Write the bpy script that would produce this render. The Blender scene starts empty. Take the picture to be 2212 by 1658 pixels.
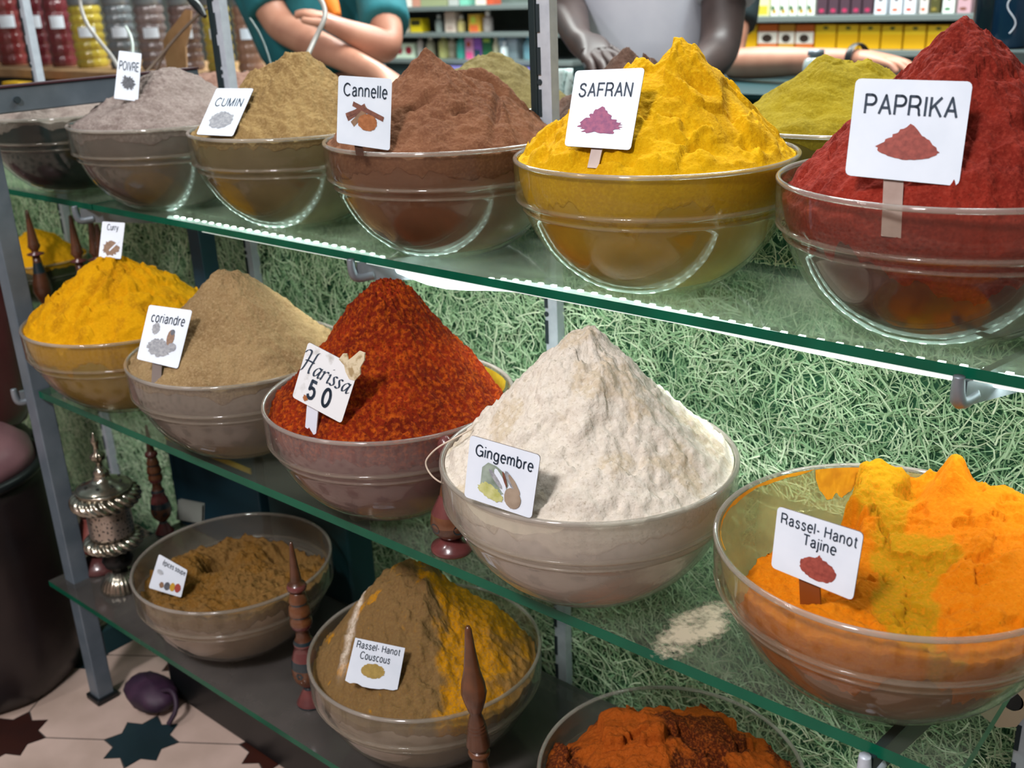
import bpy, bmesh, math, random
import numpy as np
from mathutils import Vector, Matrix

# ------------------------------------------------------------------ camera, world, lights, exposure
SC = bpy.context.scene
COL = SC.collection
W, H, F = 2212.0, 1658.0, 2267.0
RM = np.array([[0.7633, 0.6448, -0.0397], [-0.2011, 0.2956, 0.9339], [-0.6139, 0.7049, -0.3553]])
FZ = 1.21                                    # camera height over the floor
EYE = np.array([0.0, 0.0, FZ])
ZU, ZM, ZL = FZ - .312, FZ - .5907, FZ - .9543   # tops of the three shelves

cd = bpy.data.cameras.new('camera')
cam = bpy.data.objects.new('camera', cd)
COL.objects.link(cam)
m = Matrix([[RM[0][i], RM[1][i], -RM[2][i]] for i in range(3)]).to_4x4()
m.translation = Vector(EYE)
cam.matrix_world = m
cd.sensor_width = 36.0
cd.lens = F / W * 36.0
cd.clip_start = .02
cd.dof.use_dof = True
cd.dof.focus_distance = 1.02
cd.dof.aperture_fstop = 7.6
SC.camera = cam

wd = bpy.data.worlds.new('world')
SC.world = wd
wd.use_nodes = True
wd.node_tree.nodes['Background'].inputs[0].default_value = (.62, .80, .82, 1)
wd.node_tree.nodes['Background'].inputs[1].default_value = .33
SC.view_settings.view_transform = 'Standard'
SC.view_settings.look = 'None'
SC.view_settings.exposure = 0.0
SC.view_settings.gamma = 1.0
SC.view_settings.use_curve_mapping = False
SC.cycles.max_bounces = 8
SC.cycles.diffuse_bounces = 3
SC.cycles.glossy_bounces = 4
SC.cycles.transparent_max_bounces = 28
SC.cycles.sample_clamp_indirect = 6.0
SC.cycles.use_denoising = True


def area(name, loc, target, size, power, color, sy=None):
    l = bpy.data.lights.new(name, 'AREA')
    l.energy = power
    l.color = color
    l.size = size
    if sy:
        l.shape = 'RECTANGLE'
        l.size_y = sy
    o = bpy.data.objects.new(name, l)
    COL.objects.link(o)
    o.location = loc
    d = Vector(target) - Vector(loc)
    o.rotation_euler = d.to_track_quat('-Z', 'Y').to_euler()
    return o


area('aisle_ceiling_lamp', (-.35, -1.05, 2.65), (-.65, .8, .75), .30, 52, (1, .965, .985))
area('aisle_ceiling_lamp_far', (-1.75, -.55, 2.7), (-1.2, .8, .75), .22, 11, (1, .955, .96))
area('wall_reflection_light', (-.6, -1.0, 2.8), (-.6, -2.0, 1.0), .8, 30, (1, .93, .92))  # added light on the unseen wall behind the camera, for bowl reflections
area('shop_ceiling_lamp', (-1.1, 2.3, 2.8), (-1.1, 2.2, 0), 1.3, 78, (.93, 1, .98), .5)
area('shop_ceiling_lamp_far', (-3.2, 3.0, 2.8), (-3.2, 3.0, 0), 1.2, 95, (.95, 1, .97), .5)
area('shop_ceiling_lamp_shelves', (-1.9, 3.3, 2.8), (-1.9, 3.9, .9), 1.6, 60, (.95, 1, .98), .4)
area('counter_ceiling_lamp', (-.9, 1.32, 2.5), (-.9, 1.2, .8), .9, 9, (1, .98, .95), .25)
# the shelf's own lamp: LED tape under the front edge of the upper glass shelf
area('shelf_led_light', (-.40, .912, ZU - .024), (-.40, .95, .2), 1.6, 5.2, (.93, 1, .96), .012)


# ------------------------------------------------------------------ helpers
def lin(c):
    return tuple(((x / 255.0) / 12.92 if x / 255.0 <= .04045 else ((x / 255.0 + .055) / 1.055) ** 2.4) for x in c)


def hx(s):
    return tuple(int(s[i:i + 2], 16) for i in (0, 2, 4))


def L4(c):
    if isinstance(c, str):
        c = hx(c)
    return lin(c) + (1.0,)


def ray(px, py):
    return RM.T @ np.array([(px - W / 2) / F, (H / 2 - py) / F, 1.0])


def at_y(px, py, y):
    r = ray(px, py)
    return EYE + r * (y / r[1])


def at_z(px, py, z):
    r = ray(px, py)
    return EYE + r * ((z - FZ) / r[2])


MATS = {}


def mat(name, color, rough=.6, metal=0., color2=None, scale=40., bump=0., bscale=200., spec=.5, coat=0., detail=4., lo=.35, hi=.65, sub=0., emit=None, estr=0.):
    """Principled material with a noise mix between two colours and a noise bump."""
    key = (name,)
    if key in MATS:
        return MATS[key]
    mt = bpy.data.materials.new(name)
    MATS[key] = mt
    mt.use_nodes = True
    nt = mt.node_tree
    b = nt.nodes['Principled BSDF']
    b.inputs['Base Color'].default_value = L4(color)
    b.inputs['Roughness'].default_value = rough
    b.inputs['Metallic'].default_value = metal
    b.inputs['Specular IOR Level'].default_value = spec
    if coat:
        b.inputs['Coat Weight'].default_value = coat
        b.inputs['Coat Roughness'].default_value = .08
    if emit:
        b.inputs['Emission Color'].default_value = L4(emit)
        b.inputs['Emission Strength'].default_value = estr
    tc = None
    if color2 is not None or bump:
        tc = nt.nodes.new('ShaderNodeTexCoord')
    if color2 is not None:
        n = nt.nodes.new('ShaderNodeTexNoise')
        n.inputs['Scale'].default_value = scale
        n.inputs['Detail'].default_value = detail
        nt.links.new(tc.outputs['Object'], n.inputs['Vector'])
        r = nt.nodes.new('ShaderNodeMapRange')
        r.inputs[1].default_value = lo
        r.inputs[2].default_value = hi
        nt.links.new(n.outputs['Fac'], r.inputs[0])
        mx = nt.nodes.new('ShaderNodeMix')
        mx.data_type = 'RGBA'
        mx.inputs[6].default_value = L4(color)
        mx.inputs[7].default_value = L4(color2)
        nt.links.new(r.outputs[0], mx.inputs[0])
        nt.links.new(mx.outputs[2], b.inputs['Base Color'])
    if bump:
        n = nt.nodes.new('ShaderNodeTexNoise')
        n.inputs['Scale'].default_value = bscale
        n.inputs['Detail'].default_value = 5
        nt.links.new(tc.outputs['Object'], n.inputs['Vector'])
        bp = nt.nodes.new('ShaderNodeBump')
        bp.inputs['Strength'].default_value = bump
        bp.inputs['Distance'].default_value = .004
        nt.links.new(n.outputs['Fac'], bp.inputs['Height'])
        nt.links.new(bp.outputs[0], b.inputs['Normal'])
    return mt


def glass_mat(name, tint, dust, dust_amt, rough=.03, ior=1.5, nscale=9., dlo=.35, dhi=.75, refl=1.0):
    """Clear pane: see-through tint, mirror reflection by angle, and a thin film of dust."""
    key = (name,)
    if key in MATS:
        return MATS[key]
    mt = bpy.data.materials.new(name)
    MATS[key] = mt
    mt.use_nodes = True
    nt = mt.node_tree
    nt.nodes.clear()
    out = nt.nodes.new('ShaderNodeOutputMaterial')
    tr = nt.nodes.new('ShaderNodeBsdfTransparent')
    tr.inputs[0].default_value = tint + (1,)
    gl = nt.nodes.new('ShaderNodeBsdfGlossy')
    gl.inputs['Roughness'].default_value = rough
    d1 = nt.nodes.new('ShaderNodeBsdfDiffuse')
    d1.inputs[0].default_value = L4(dust)
    d2 = nt.nodes.new('ShaderNodeBsdfTranslucent')
    d2.inputs[0].default_value = L4(dust)
    df = nt.nodes.new('ShaderNodeMixShader')
    df.inputs[0].default_value = .4
    nt.links.new(d1.outputs[0], df.inputs[1])
    nt.links.new(d2.outputs[0], df.inputs[2])
    lw = nt.nodes.new('ShaderNodeLayerWeight')
    lw.inputs[0].default_value = .5
    pw_ = nt.nodes.new('ShaderNodeMath')
    pw_.operation = 'POWER'
    pw_.inputs[1].default_value = 4.2
    nt.links.new(lw.outputs['Facing'], pw_.inputs[0])
    f0 = ((ior - 1) / (ior + 1)) ** 2
    mu = nt.nodes.new('ShaderNodeMath')
    mu.operation = 'MULTIPLY_ADD'
    mu.inputs[1].default_value = (1 - f0) * refl
    mu.inputs[2].default_value = f0 * refl
    nt.links.new(pw_.outputs[0], mu.inputs[0])
    tc = nt.nodes.new('ShaderNodeTexCoord')
    n = nt.nodes.new('ShaderNodeTexNoise')
    n.inputs['Scale'].default_value = nscale
    n.inputs['Detail'].default_value = 6
    nt.links.new(tc.outputs['Object'], n.inputs['Vector'])
    r = nt.nodes.new('ShaderNodeMapRange')
    r.inputs[1].default_value = dlo
    r.inputs[2].default_value = dhi
    r.inputs[3].default_value = dust_amt * .55
    r.inputs[4].default_value = dust_amt * 1.3
    nt.links.new(n.outputs['Fac'], r.inputs[0])
    m1 = nt.nodes.new('ShaderNodeMixShader')
    m2 = nt.nodes.new('ShaderNodeMixShader')
    nt.links.new(r.outputs[0], m1.inputs[0])
    nt.links.new(tr.outputs[0], m1.inputs[1])
    nt.links.new(df.outputs[0], m1.inputs[2])
    nt.links.new(mu.outputs[0], m2.inputs[0])
    nt.links.new(m1.outputs[0], m2.inputs[1])
    nt.links.new(gl.outputs[0], m2.inputs[2])
    nt.links.new(m2.outputs[0], out.inputs[0])
    return mt


class MB:
    """Collects shapes in world (or local) coordinates, then links them as one mesh."""

    def __init__(self):
        self.v, self.f, self.mi, self.sm = [], [], [], []

    def add(self, v, f, mi=0, sm=False):
        b = len(self.v)
        self.v.extend([tuple(map(float, p)) for p in v])
        for k in f:
            self.f.append([b + i for i in k])
            self.mi.append(mi)
            self.sm.append(sm)
        return self

    def box(self, lo, hi, mi=0, rot=None, bev=0.):
        (x0, y0, z0), (x1, y1, z1) = lo, hi
        if bev:
            bm = bmesh.new()
            bmesh.ops.create_cube(bm, size=1.0)
            for q in bm.verts:
                q.co = Vector(((x0 + x1) / 2 + q.co.x * (x1 - x0), (y0 + y1) / 2 + q.co.y * (y1 - y0), (z0 + z1) / 2 + q.co.z * (z1 - z0)))
            bmesh.ops.bevel(bm, geom=bm.edges[:], offset=bev, segments=2, affect='EDGES', profile=.5)
            bm.verts.index_update()
            v = [tuple(q.co) for q in bm.verts]
            f = [[q.index for q in k.verts] for k in bm.faces]
            bm.free()
        else:
            v = [(x0, y0, z0), (x1, y0, z0), (x1, y1, z0), (x0, y1, z0), (x0, y0, z1), (x1, y0, z1), (x1, y1, z1), (x0, y1, z1)]
            f = [(3, 2, 1, 0), (4, 5, 6, 7), (0, 1, 5, 4), (1, 2, 6, 5), (2, 3, 7, 6), (3, 0, 4, 7)]
        if rot:
            c = Vector(((x0 + x1) / 2, (y0 + y1) / 2, z0))
            R_ = Matrix.Rotation(rot, 3, 'Z')
            v = [tuple(c + R_ @ (Vector(p) - c)) for p in v]
        return self.add(v, f, mi)

    def lathe(self, prof, c=(0, 0, 0), seg=40, mi=0, mod=None, axis=None, mfun=None, cap=True):
        """prof: list of (radius, z) from the bottom up; mod(theta, z, r) -> r."""
        v, f = [], []
        n = len(prof)
        for (r, z) in prof:
            for k in range(seg):
                t = 2 * math.pi * k / seg
                rr = mod(t, z, r) if mod else r
                v.append((rr * math.cos(t), rr * math.sin(t), z))
        for i in range(n - 1):
            for k in range(seg):
                k2 = (k + 1) % seg
                f.append((i * seg + k, i * seg + k2, (i + 1) * seg + k2, (i + 1) * seg + k))
        if axis is not None:
            q = Vector((0, 0, 1)).rotation_difference(Vector(axis))
            v = [tuple(q @ Vector(p)) for p in v]
        v = [(p[0] + c[0], p[1] + c[1], p[2] + c[2]) for p in v]
        b = len(self.v)
        self.v.extend([tuple(map(float, p)) for p in v])
        for j, k in enumerate(f):
            self.f.append([b + i for i in k])
            self.mi.append(mfun(prof[j // seg], prof[j // seg + 1]) if mfun else mi)
            self.sm.append(True)
        if cap:
            if prof[0][0] > 1e-6:
                self.f.append([b + k for k in reversed(range(seg))]); self.mi.append(self.mi[-1] if not mfun else mfun(prof[0], prof[0])); self.sm.append(False)
            if prof[-1][0] > 1e-6:
                self.f.append([b + (n - 1) * seg + k for k in range(seg)]); self.mi.append(self.mi[-1] if not mfun else mfun(prof[-1], prof[-1])); self.sm.append(False)
        return self

    def tube(self, pts, rad, seg=10, mi=0, smooth=2):
        P = [Vector(p) for p in pts]
        R = list(rad) if isinstance(rad, (list, tuple)) else [rad] * len(P)
        for _ in range(smooth):
            if len(P) > 2:
                Q, S = [P[0]], [R[0]]
                for i in range(len(P) - 1):
                    Q += [P[i].lerp(P[i + 1], .25), P[i].lerp(P[i + 1], .75)]
                    S += [R[i] * .75 + R[i + 1] * .25, R[i] * .25 + R[i + 1] * .75]
                P, R = Q + [P[-1]], S + [R[-1]]
        v, f = [], []
        up = None
        for i, p in enumerate(P):
            t = (P[min(i + 1, len(P) - 1)] - P[max(i - 1, 0)]).normalized()
            if up is None:
                up = t.orthogonal().normalized()
            up = (up - t * up.dot(t)).normalized()
            s = t.cross(up)
            for k in range(seg):
                a = 2 * math.pi * k / seg
                v.append(tuple(p + (up * math.cos(a) + s * math.sin(a)) * R[i]))
        for i in range(len(P) - 1):
            for k in range(seg):
                k2 = (k + 1) % seg
                f.append((i * seg + k, i * seg + k2, (i + 1) * seg + k2, (i + 1) * seg + k))
        f.append(tuple(reversed(range(seg))))
        f.append(tuple((len(P) - 1) * seg + k for k in range(seg)))
        return self.add(v, f, mi, True)

    def build(self, name, mats, parent=None, shift=True):
        me = bpy.data.meshes.new(name)
        off = Vector((0, 0, 0))
        if parent is not None and shift:
            q = parent
            while q is not None:
                off += q.location
                q = q.parent
        v = [(p[0] - off.x, p[1] - off.y, p[2] - off.z) for p in self.v]
        me.from_pydata(v, [], self.f)
        if not isinstance(mats, (list, tuple)):
            mats = [mats]
        for q in mats:
            me.materials.append(q)
        me.polygons.foreach_set('material_index', self.mi)
        me.polygons.foreach_set('use_smooth', self.sm)
        me.update()
        o = bpy.data.objects.new(name, me)
        COL.objects.link(o)
        if parent is not None:
            o.parent = parent
        return o


def tag(o, label=None, cat=None, group=None, kind=None):
    if label: o['label'] = label
    if cat: o['category'] = cat
    if group: o['group'] = group
    if kind: o['kind'] = kind
    return o


def empty(name, loc, label, cat, group=None):
    o = bpy.data.objects.new(name, None)
    COL.objects.link(o)
    o.location = loc
    return tag(o, label, cat, group)


def copy_tree(o, parent=None):
    c = o.copy()
    COL.objects.link(c)
    if parent is not None:
        c.parent = parent
    for ch in list(o.children):
        copy_tree(ch, c)
    return c


_rng = np.random.RandomState(7)
_PERM = _rng.permutation(1024)
_GR = _rng.uniform(-1, 1, (1024, 2))
_GR /= np.linalg.norm(_GR, axis=1)[:, None]


def perlin(x, y, seed=0):
    x = np.asarray(x, float) + seed * 17.31
    y = np.asarray(y, float) - seed * 9.77
    xi, yi = np.floor(x).astype(int), np.floor(y).astype(int)
    xf, yf = x - xi, y - yi
    u, v = xf * xf * xf * (xf * (xf * 6 - 15) + 10), yf * yf * yf * (yf * (yf * 6 - 15) + 10)

    def g(ix, iy, dx, dy):
        h = _PERM[(_PERM[ix & 1023] + iy) & 1023]
        return _GR[h, 0] * dx + _GR[h, 1] * dy
    a, b = g(xi, yi, xf, yf), g(xi + 1, yi, xf - 1, yf)
    c, d = g(xi, yi + 1, xf, yf - 1), g(xi + 1, yi + 1, xf - 1, yf - 1)
    return (a + (b - a) * u) + ((c + (d - c) * u) - (a + (b - a) * u)) * v


def fbm(x, y, seed=0, oc=5, gain=.5):
    s, a, t = 0, 1., 1.
    for k in range(oc):
        s = s + a * perlin(x * t, y * t, seed + k)
        a *= gain
        t *= 2.03
    return s * 1.4


def sstep(a, b, x):
    t = np.clip((x - a) / (b - a), 0, 1)
    return t * t * (3 - 2 * t)


# ------------------------------------------------------------------ materials shared by many things
M_steel = mat('galvanised_grey', '8f98a0', .42, .55, '7a838a', 30)
M_white_rail = mat('white_painted_rail', 'c3ccd6', .4, .1, 'b4bdc8', 60)
M_slot = mat('rail_slot_dark', '1b2a30', .7)
M_frame = mat('blue_grey_frame_paint', '67737d', .38, .15, '596670', 25)
M_dark = mat('dark_teal_plastic', '12262a', .5)
M_black = mat('black_plastic', '0e1214', .4)
M_card = mat('white_card', 'dfe8f3', .45, 0, 'd6e0ec', 25)
M_ink = mat('dark_ink', '27384a', .6)
M_cardedge = mat('card_edge', '5a4c48', .6)
M_stick = mat('clear_plastic_stick', 'b7a49a', .25, 0, 'a08a80', 30)
M_wood = mat('turned_wood', '54301d', .32, 0, '422617', 60, coat=.4)
M_wood2 = mat('orange_turned_wood', '63391f', .32, 0, '4f2e1a', 60, coat=.4)
M_wpink = mat('pink_lacquer', '693634', .25, 0, '562b2b', 40, coat=.5)
M_wblue = mat('dark_blue_lacquer', '16282f', .3, coat=.4)
M_worange = mat('orange_lacquer', '6a4024', .28, 0, '56321e', 50, coat=.5)
M_silver = mat('tarnished_silver', 'b9b3a6', .2, .95, '8d8676', 35)
M_silverdark = mat('blackened_silver', '2a2a2a', .35, .7)
M_skinA = mat('light_skin', 'c08a72', .5, 0, 'b07862', 12)
M_skinB = mat('dark_skin', '4a3a36', .5, 0, '3d302e', 12)
M_teal = mat('teal_cotton', '1f7078', .85, 0, '19636b', 14, bump=.2, bscale=60)
M_whitecotton = mat('white_cotton', 'd3d6e0', .85, 0, 'c6cad6', 9, bump=.15, bscale=40)
M_trousers = mat('dark_trousers', '17282c', .85)
M_hair = mat('dark_hair', '14100e', .6)
M_rim = None


# ------------------------------------------------------------------ setting: floor, walls, grass panel
def structure(name, mb, mats):
    o = mb.build(name, mats)
    o['kind'] = 'structure'
    return o


M_tile = mat('beige_stone_tile', 'cdb5a8', .45, 0, 'b29c8e', 7, bump=.05, bscale=30)
M_grout = mat('dark_grout', '4a4441', .8)
M_star = mat('dark_star_tile', '22343a', .35, 0, '1b2b30', 12)
M_starred = mat('red_star_tile', '3f1d14', .4, 0, '2e1713', 6)
fl = MB()
fl.box((-7.6, -1.9, -.06), (2.2, 5.2, -.0012), 1)
C0 = Vector((-1.497, .692))
cell = .245
ang = math.radians(34.6)
ex, ey = Vector((math.cos(ang), math.sin(ang))), Vector((-math.sin(ang), math.cos(ang)))


def star_pts(r1, r2, n=8, a0=0.):
    return [(r1 if k % 2 == 0 else r2) * Vector((math.cos(a0 + math.pi * k / n), math.sin(a0 + math.pi * k / n))) for k in range(2 * n)]


for i in range(-18, 10):
    for j in range(-9, 16):
        c = C0 + ex * (i * cell) + ey * (j * cell)
        # a beige tile between four stars: square with a notched corner at each star
        sp = star_pts(.066, .047)
        def w(p):
            return (c.x + ex.x * p.x + ey.x * p.y, c.y + ex.y * p.x + ey.y * p.y)
        pts = [w(p) for p in sp]
        red = (i + j) % 2 != 0
        n0 = len(pts)
        fl.add([(x, y, 0.0) for x, y in pts], [tuple(range(n0))], 3 if red else 2)
        q = .0012
        h_ = cell
        # beige field in this cell: a polygon running round quarter stars at its four corners
        poly = []
        for (sx, sy, a) in ((0, 0, 0), (1, 0, 90), (1, 1, 180), (0, 1, 270)):
            for k in (4, 3, 2, 1, 0):
                t = math.radians(a) + math.pi * k / 8
                r = (.066 if k % 2 == 0 else .047) + .0016
                p = Vector((r * math.cos(t), r * math.sin(t)))
                p += Vector((q if sx == 0 else -q, q if sy == 0 else -q)) * (1 if k in (0, 4) else 0)
                poly.append(Vector((sx * cell, sy * cell)) + p)
        fl.add([w(p) + (0.0,) for p in poly], [tuple(range(len(poly)))], 0)
structure('floor', fl, [M_tile, M_grout, M_star, M_starred])

M_wallpaint = mat('shop_wall_paint', '8b8f8a', .8, 0, '7d827d', 3)
b = MB(); b.box((-7.6, 5.0, 0), (2.2, 5.15, 2.9)); structure('wall_back', b, M_wallpaint)
b = MB(); b.box((-7.75, -2.0, 0), (-7.6, 5.15, 2.9)); structure('wall_left', b, M_wallpaint)
b = MB(); b.box((2.2, -2.0, 0), (2.35, 5.15, 2.9)); structure('wall_right', b, M_wallpaint)

b = MB(); b.box((-7.6, -2.0, 0), (2.2, -1.9, 2.9)); structure('wall_reflected', b, mat('pink_reflection_wall', 'b49a94', .8, 0, 'a48a84', 3))  # unseen wall added behind the camera to give the bowls pinkish reflections

GX0, GX1, GZ0, GZ1, GY = -2.9, .30, .0, FZ - .225, 1.128
b = MB(); b.box((GX0, GY, GZ0), (GX1, GY + .008, GZ1))
structure('wall_display', b, mat('dark_green_backing', '3f7a58', .8, 0, '2c5f45', 30))


def grass_mat():
    mt = bpy.data.materials.new('grass_blades')
    mt.use_nodes = True
    nt = mt.node_tree
    bs = nt.nodes['Principled BSDF']
    bs.inputs['Roughness'].default_value = .55
    at = nt.nodes.new('ShaderNodeAttribute')
    at.attribute_name = 'tone'
    cr = nt.nodes.new('ShaderNodeValToRGB')
    cr.color_ramp.elements[0].color = L4('4b8057')
    cr.color_ramp.elements[1].color = L4('e8f6d6')
    e = cr.color_ramp.elements.new(.5)
    e.color = L4('a6d09f')
    nt.links.new(at.outputs['Fac'], cr.inputs[0])
    nt.links.new(cr.outputs[0], bs.inputs['Base Color'])
    return mt


def grass_panel():
    """A mat of fine curling blades standing off the panel (far too many to count)."""
    rs = np.random.RandomState(3)
    n = 98000
    px = rs.uniform(GX0 + .02, GX1 - .02, n)
    pz = rs.uniform(GZ0 + .03, GZ1 - .012, n)
    depth = rs.uniform(0, 1, n)
    py = GY - .003 - depth * .022
    ang_ = rs.normal(math.pi / 2, 1.15, n) + .5 * perlin(px * 6, pz * 6, 4) * 3
    ln = rs.uniform(.016, .052, n)
    wd_ = rs.uniform(.0005, .0012, n)
    curl = rs.normal(0, 1.2, n)
    SEG = 3
    V = np.zeros((n, (SEG + 1) * 2, 3))
    a = ang_.copy()
    x, z, y = px.copy(), pz.copy(), py.copy()
    dy = rs.uniform(-.006, .004, n)
    for s in range(SEG + 1):
        t = s / SEG
        ww = wd_ * (1 - .8 * t ** 2)
        nx, nz = -np.sin(a), np.cos(a)
        V[:, 2 * s, 0] = x + nx * ww; V[:, 2 * s, 1] = y; V[:, 2 * s, 2] = z + nz * ww
        V[:, 2 * s + 1, 0] = x - nx * ww; V[:, 2 * s + 1, 1] = y + .0004; V[:, 2 * s + 1, 2] = z - nz * ww
        x = x + np.cos(a) * ln / SEG
        z = z + np.sin(a) * ln / SEG
        y = y + dy / SEG
        a = a + curl / SEG
    V[:, :, 2] = np.clip(V[:, :, 2], .004, GZ1 - .003)
    V[:, :, 1] = np.minimum(V[:, :, 1], GY - .0015)
    fidx = []
    base = np.arange(n) * (SEG + 1) * 2
    quads = []
    for s in range(SEG):
        quads.append(np.stack([base + 2 * s, base + 2 * s + 1, base + 2 * s + 3, base + 2 * s + 2], 1))
    Q = np.concatenate(quads, 0)
    tone = np.clip(rs.normal(.50, .20, n) + .5 * (depth - .5), 0, 1)
    me = bpy.data.meshes.new('artificial_grass')
    nv, nf = n * (SEG + 1) * 2, len(Q)
    me.vertices.add(nv)
    me.vertices.foreach_set('co', V.reshape(-1))
    me.loops.add(nf * 4)
    me.loops.foreach_set('vertex_index', Q.reshape(-1).astype(np.int32))
    me.polygons.add(nf)
    me.polygons.foreach_set('loop_start', np.arange(nf, dtype=np.int32) * 4)
    me.update(calc_edges=True)
    at = me.attributes.new('tone', 'FLOAT', 'POINT')
    at.data.foreach_set('value', np.repeat(tone, (SEG + 1) * 2).astype(np.float32))
    me.materials.append(grass_mat())
    o = bpy.data.objects.new('artificial_grass', me)
    COL.objects.link(o)
    tag(o, 'green artificial grass of curling blades covering the panel behind the spice shelves', 'grass', kind='stuff')


grass_panel()

# ------------------------------------------------------------------ shelving: glass sheets, rails, brackets, posts, LED strip
G_edge = mat('green_glass_edge', '07573f', .25, 0, '064a36', 15, spec=.25)
G_upper = glass_mat('upper_shelf_glass', (.90, .97, .93), '9fae95', .44, .05, nscale=14)
G_mid = glass_mat('middle_shelf_glass', (.90, .97, .93), 'a3a89a', .13, .04, nscale=11)
G_low = glass_mat('smoked_lower_glass', (.42, .47, .45), '8d8682', .42, .10, nscale=7)


def glass_sheet(x0, x1, y0, y1, ztop, th, gm, label):
    b = MB()
    v = [(x0, y0, ztop - th), (x1, y0, ztop - th), (x1, y1, ztop - th), (x0, y1, ztop - th), (x0, y0, ztop), (x1, y0, ztop), (x1, y1, ztop), (x0, y1, ztop)]
    b.add(v, [(3, 2, 1, 0), (4, 5, 6, 7)], 0)
    b.add(v, [(0, 1, 5, 4), (1, 2, 6, 5), (2, 3, 7, 6), (3, 0, 4, 7)], 1)
    o = b.build('glass_shelf', [gm, G_edge])
    return tag(o, label, 'shelf')


glass_sheet(-1.655, .45, .8636, 1.079, ZU, .010, G_upper, 'long upper glass shelf with green edge carrying the bowls of cumin, cinnamon, saffron and paprika')
glass_sheet(-2.75, -1.660, .8636, 1.079, ZU, .010, G_upper, 'upper glass shelf beyond the frame post, under the far grey pepper bowl')
glass_sheet(-1.646, -.176, .7083, 1.06, ZM, .012, G_mid, 'middle glass shelf with green edge carrying the curry, coriander, harissa and ginger bowls')
glass_sheet(-2.85, -1.652, .918, 1.085, ZM, .010, G_mid, 'narrow far glass shelf carrying the pointed wooden kohl bottles')
glass_sheet(-1.70, .30, .6787, 1.003, ZL, .010, G_low, 'dusty smoked glass bottom shelf near the tiled floor')
glass_sheet(-2.75, .45, 1.150, 1.42, ZU, .010, G_upper, 'rear glass shelf behind the grass panel carrying the back row of bowls')


def rail(x, label, z0=0.03, z1=2.35, dark=False):
    r = empty('slotted_rail', (x, 1.10, z0), label, 'rail', 'slotted uprights of the shelving')
    b = MB()
    b.box((x - .0105, 1.092, z0), (x + .0105, 1.104, z1), 0, bev=.0015)
    b.box((x + .011, 1.090, z0), (x + .0125, 1.106, z1), 0)
    b.build('channel', M_white_rail, r)
    if dark:
        q = MB(); q.box((x - .0225, 1.090, ZU + .08), (x - .0112, 1.112, z1), 0, bev=.0015)
        q.build('dark_edge_strip', M_dark, r)
    s = MB()
    z = z0 + .03
    k = 0
    while z < z1 - .05:
        s.box((x - .010, 1.0905, z), (x - .005, 1.0935, z + .034))
        if k % 3 == 1:
            s.lathe([(.004, 0), (.004, .0012)], (x - .0075, 1.0922, z + .043), 10, axis=(0, -1, 0))
        z += .052
        k += 1
    s.build('slot', M_slot, r)['kind'] = 'stuff'
    return r


rail(-.874, 'white slotted rail between the harissa and ginger mounds', dark=True)
rail(-1.565, 'slotted rail rising behind the left side of the cumin mound', dark=True)
rail(-2.235, 'slotted rail farthest left, behind the wooden kohl bottles')
rail(-.205, 'slotted rail at the right end of the middle shelf')


def bracket(xb, yb, xf, yf, ztop, label, h0=.055, h1=.022, th=.004, m_=M_steel, ml=None):
    """Arm tapering from the rail to an upturned lip at the glass's front edge."""
    r = empty('shelf_bracket', (xb, yb, ztop - h0), label, 'bracket')
    d = Vector((xf - xb, yf - yb, 0))
    n = Vector((-d.y, d.x, 0)).normalized() * th
    a0, a1 = Vector((xb, yb, ztop)), Vector((xf, yf, ztop))
    v = []
    for s in (-1, 1):
        v += [a0 + n * s, a1 + n * s, a1 + n * s - Vector((0, 0, h1)), a0 + n * s - Vector((0, 0, h0))]
    b = MB()
    b.add([tuple(p) for p in v], [(0, 1, 2, 3), (7, 6, 5, 4), (0, 4, 5, 1), (1, 5, 6, 2), (2, 6, 7, 3), (3, 7, 4, 0)])
    b.build('arm', m_, r)
    u = d.normalized()
    lip = MB()
    e = a1 + u * .001
    w_ = Vector((-u.y, u.x, 0)) * .006
    pts = [e - u * .004, e + u * .004]
    lip.tube([a1 - Vector((0, 0, h1 * .8)) - u * .02, a1 - Vector((0, 0, h1 * .9)) + u * .003, a1 - Vector((0, 0, h1 * .4)) + u * .007, a1 + Vector((0, 0, .006)) + u * .0075], [.007, .007, .006, .005], 8)
    lip.build('lip', ml or m_, r)
    return r


bracket(-.876, 1.092, -1.000, .858, ZU - .0104, 'grey shelf bracket under the upper glass between cinnamon and cumin bowls')
bracket(-.205, 1.092, -.250, .858, ZU - .0104, 'grey shelf bracket under the upper glass below the paprika bowl')
bracket(-1.565, 1.092, -1.690, .858, ZU - .0104, 'grey shelf bracket under the upper glass beside the curry card')
bracket(-.876, 1.092, -.930, .760, ZM - .0104, 'dark bracket under the middle glass behind the couscous spice bowl', m_=M_dark)
bracket(-1.565, 1.092, -1.700, .700, ZM - .0104, 'pale bracket lip under the middle glass below the curry bowl')
lipx = at_z(1897, 1625, ZM - .02)
bracket(-.205, 1.092, lipx[0], .703, ZM - .0104, 'white bracket lip under the right front edge of the middle glass', m_=M_dark, ml=M_white_rail)

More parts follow.
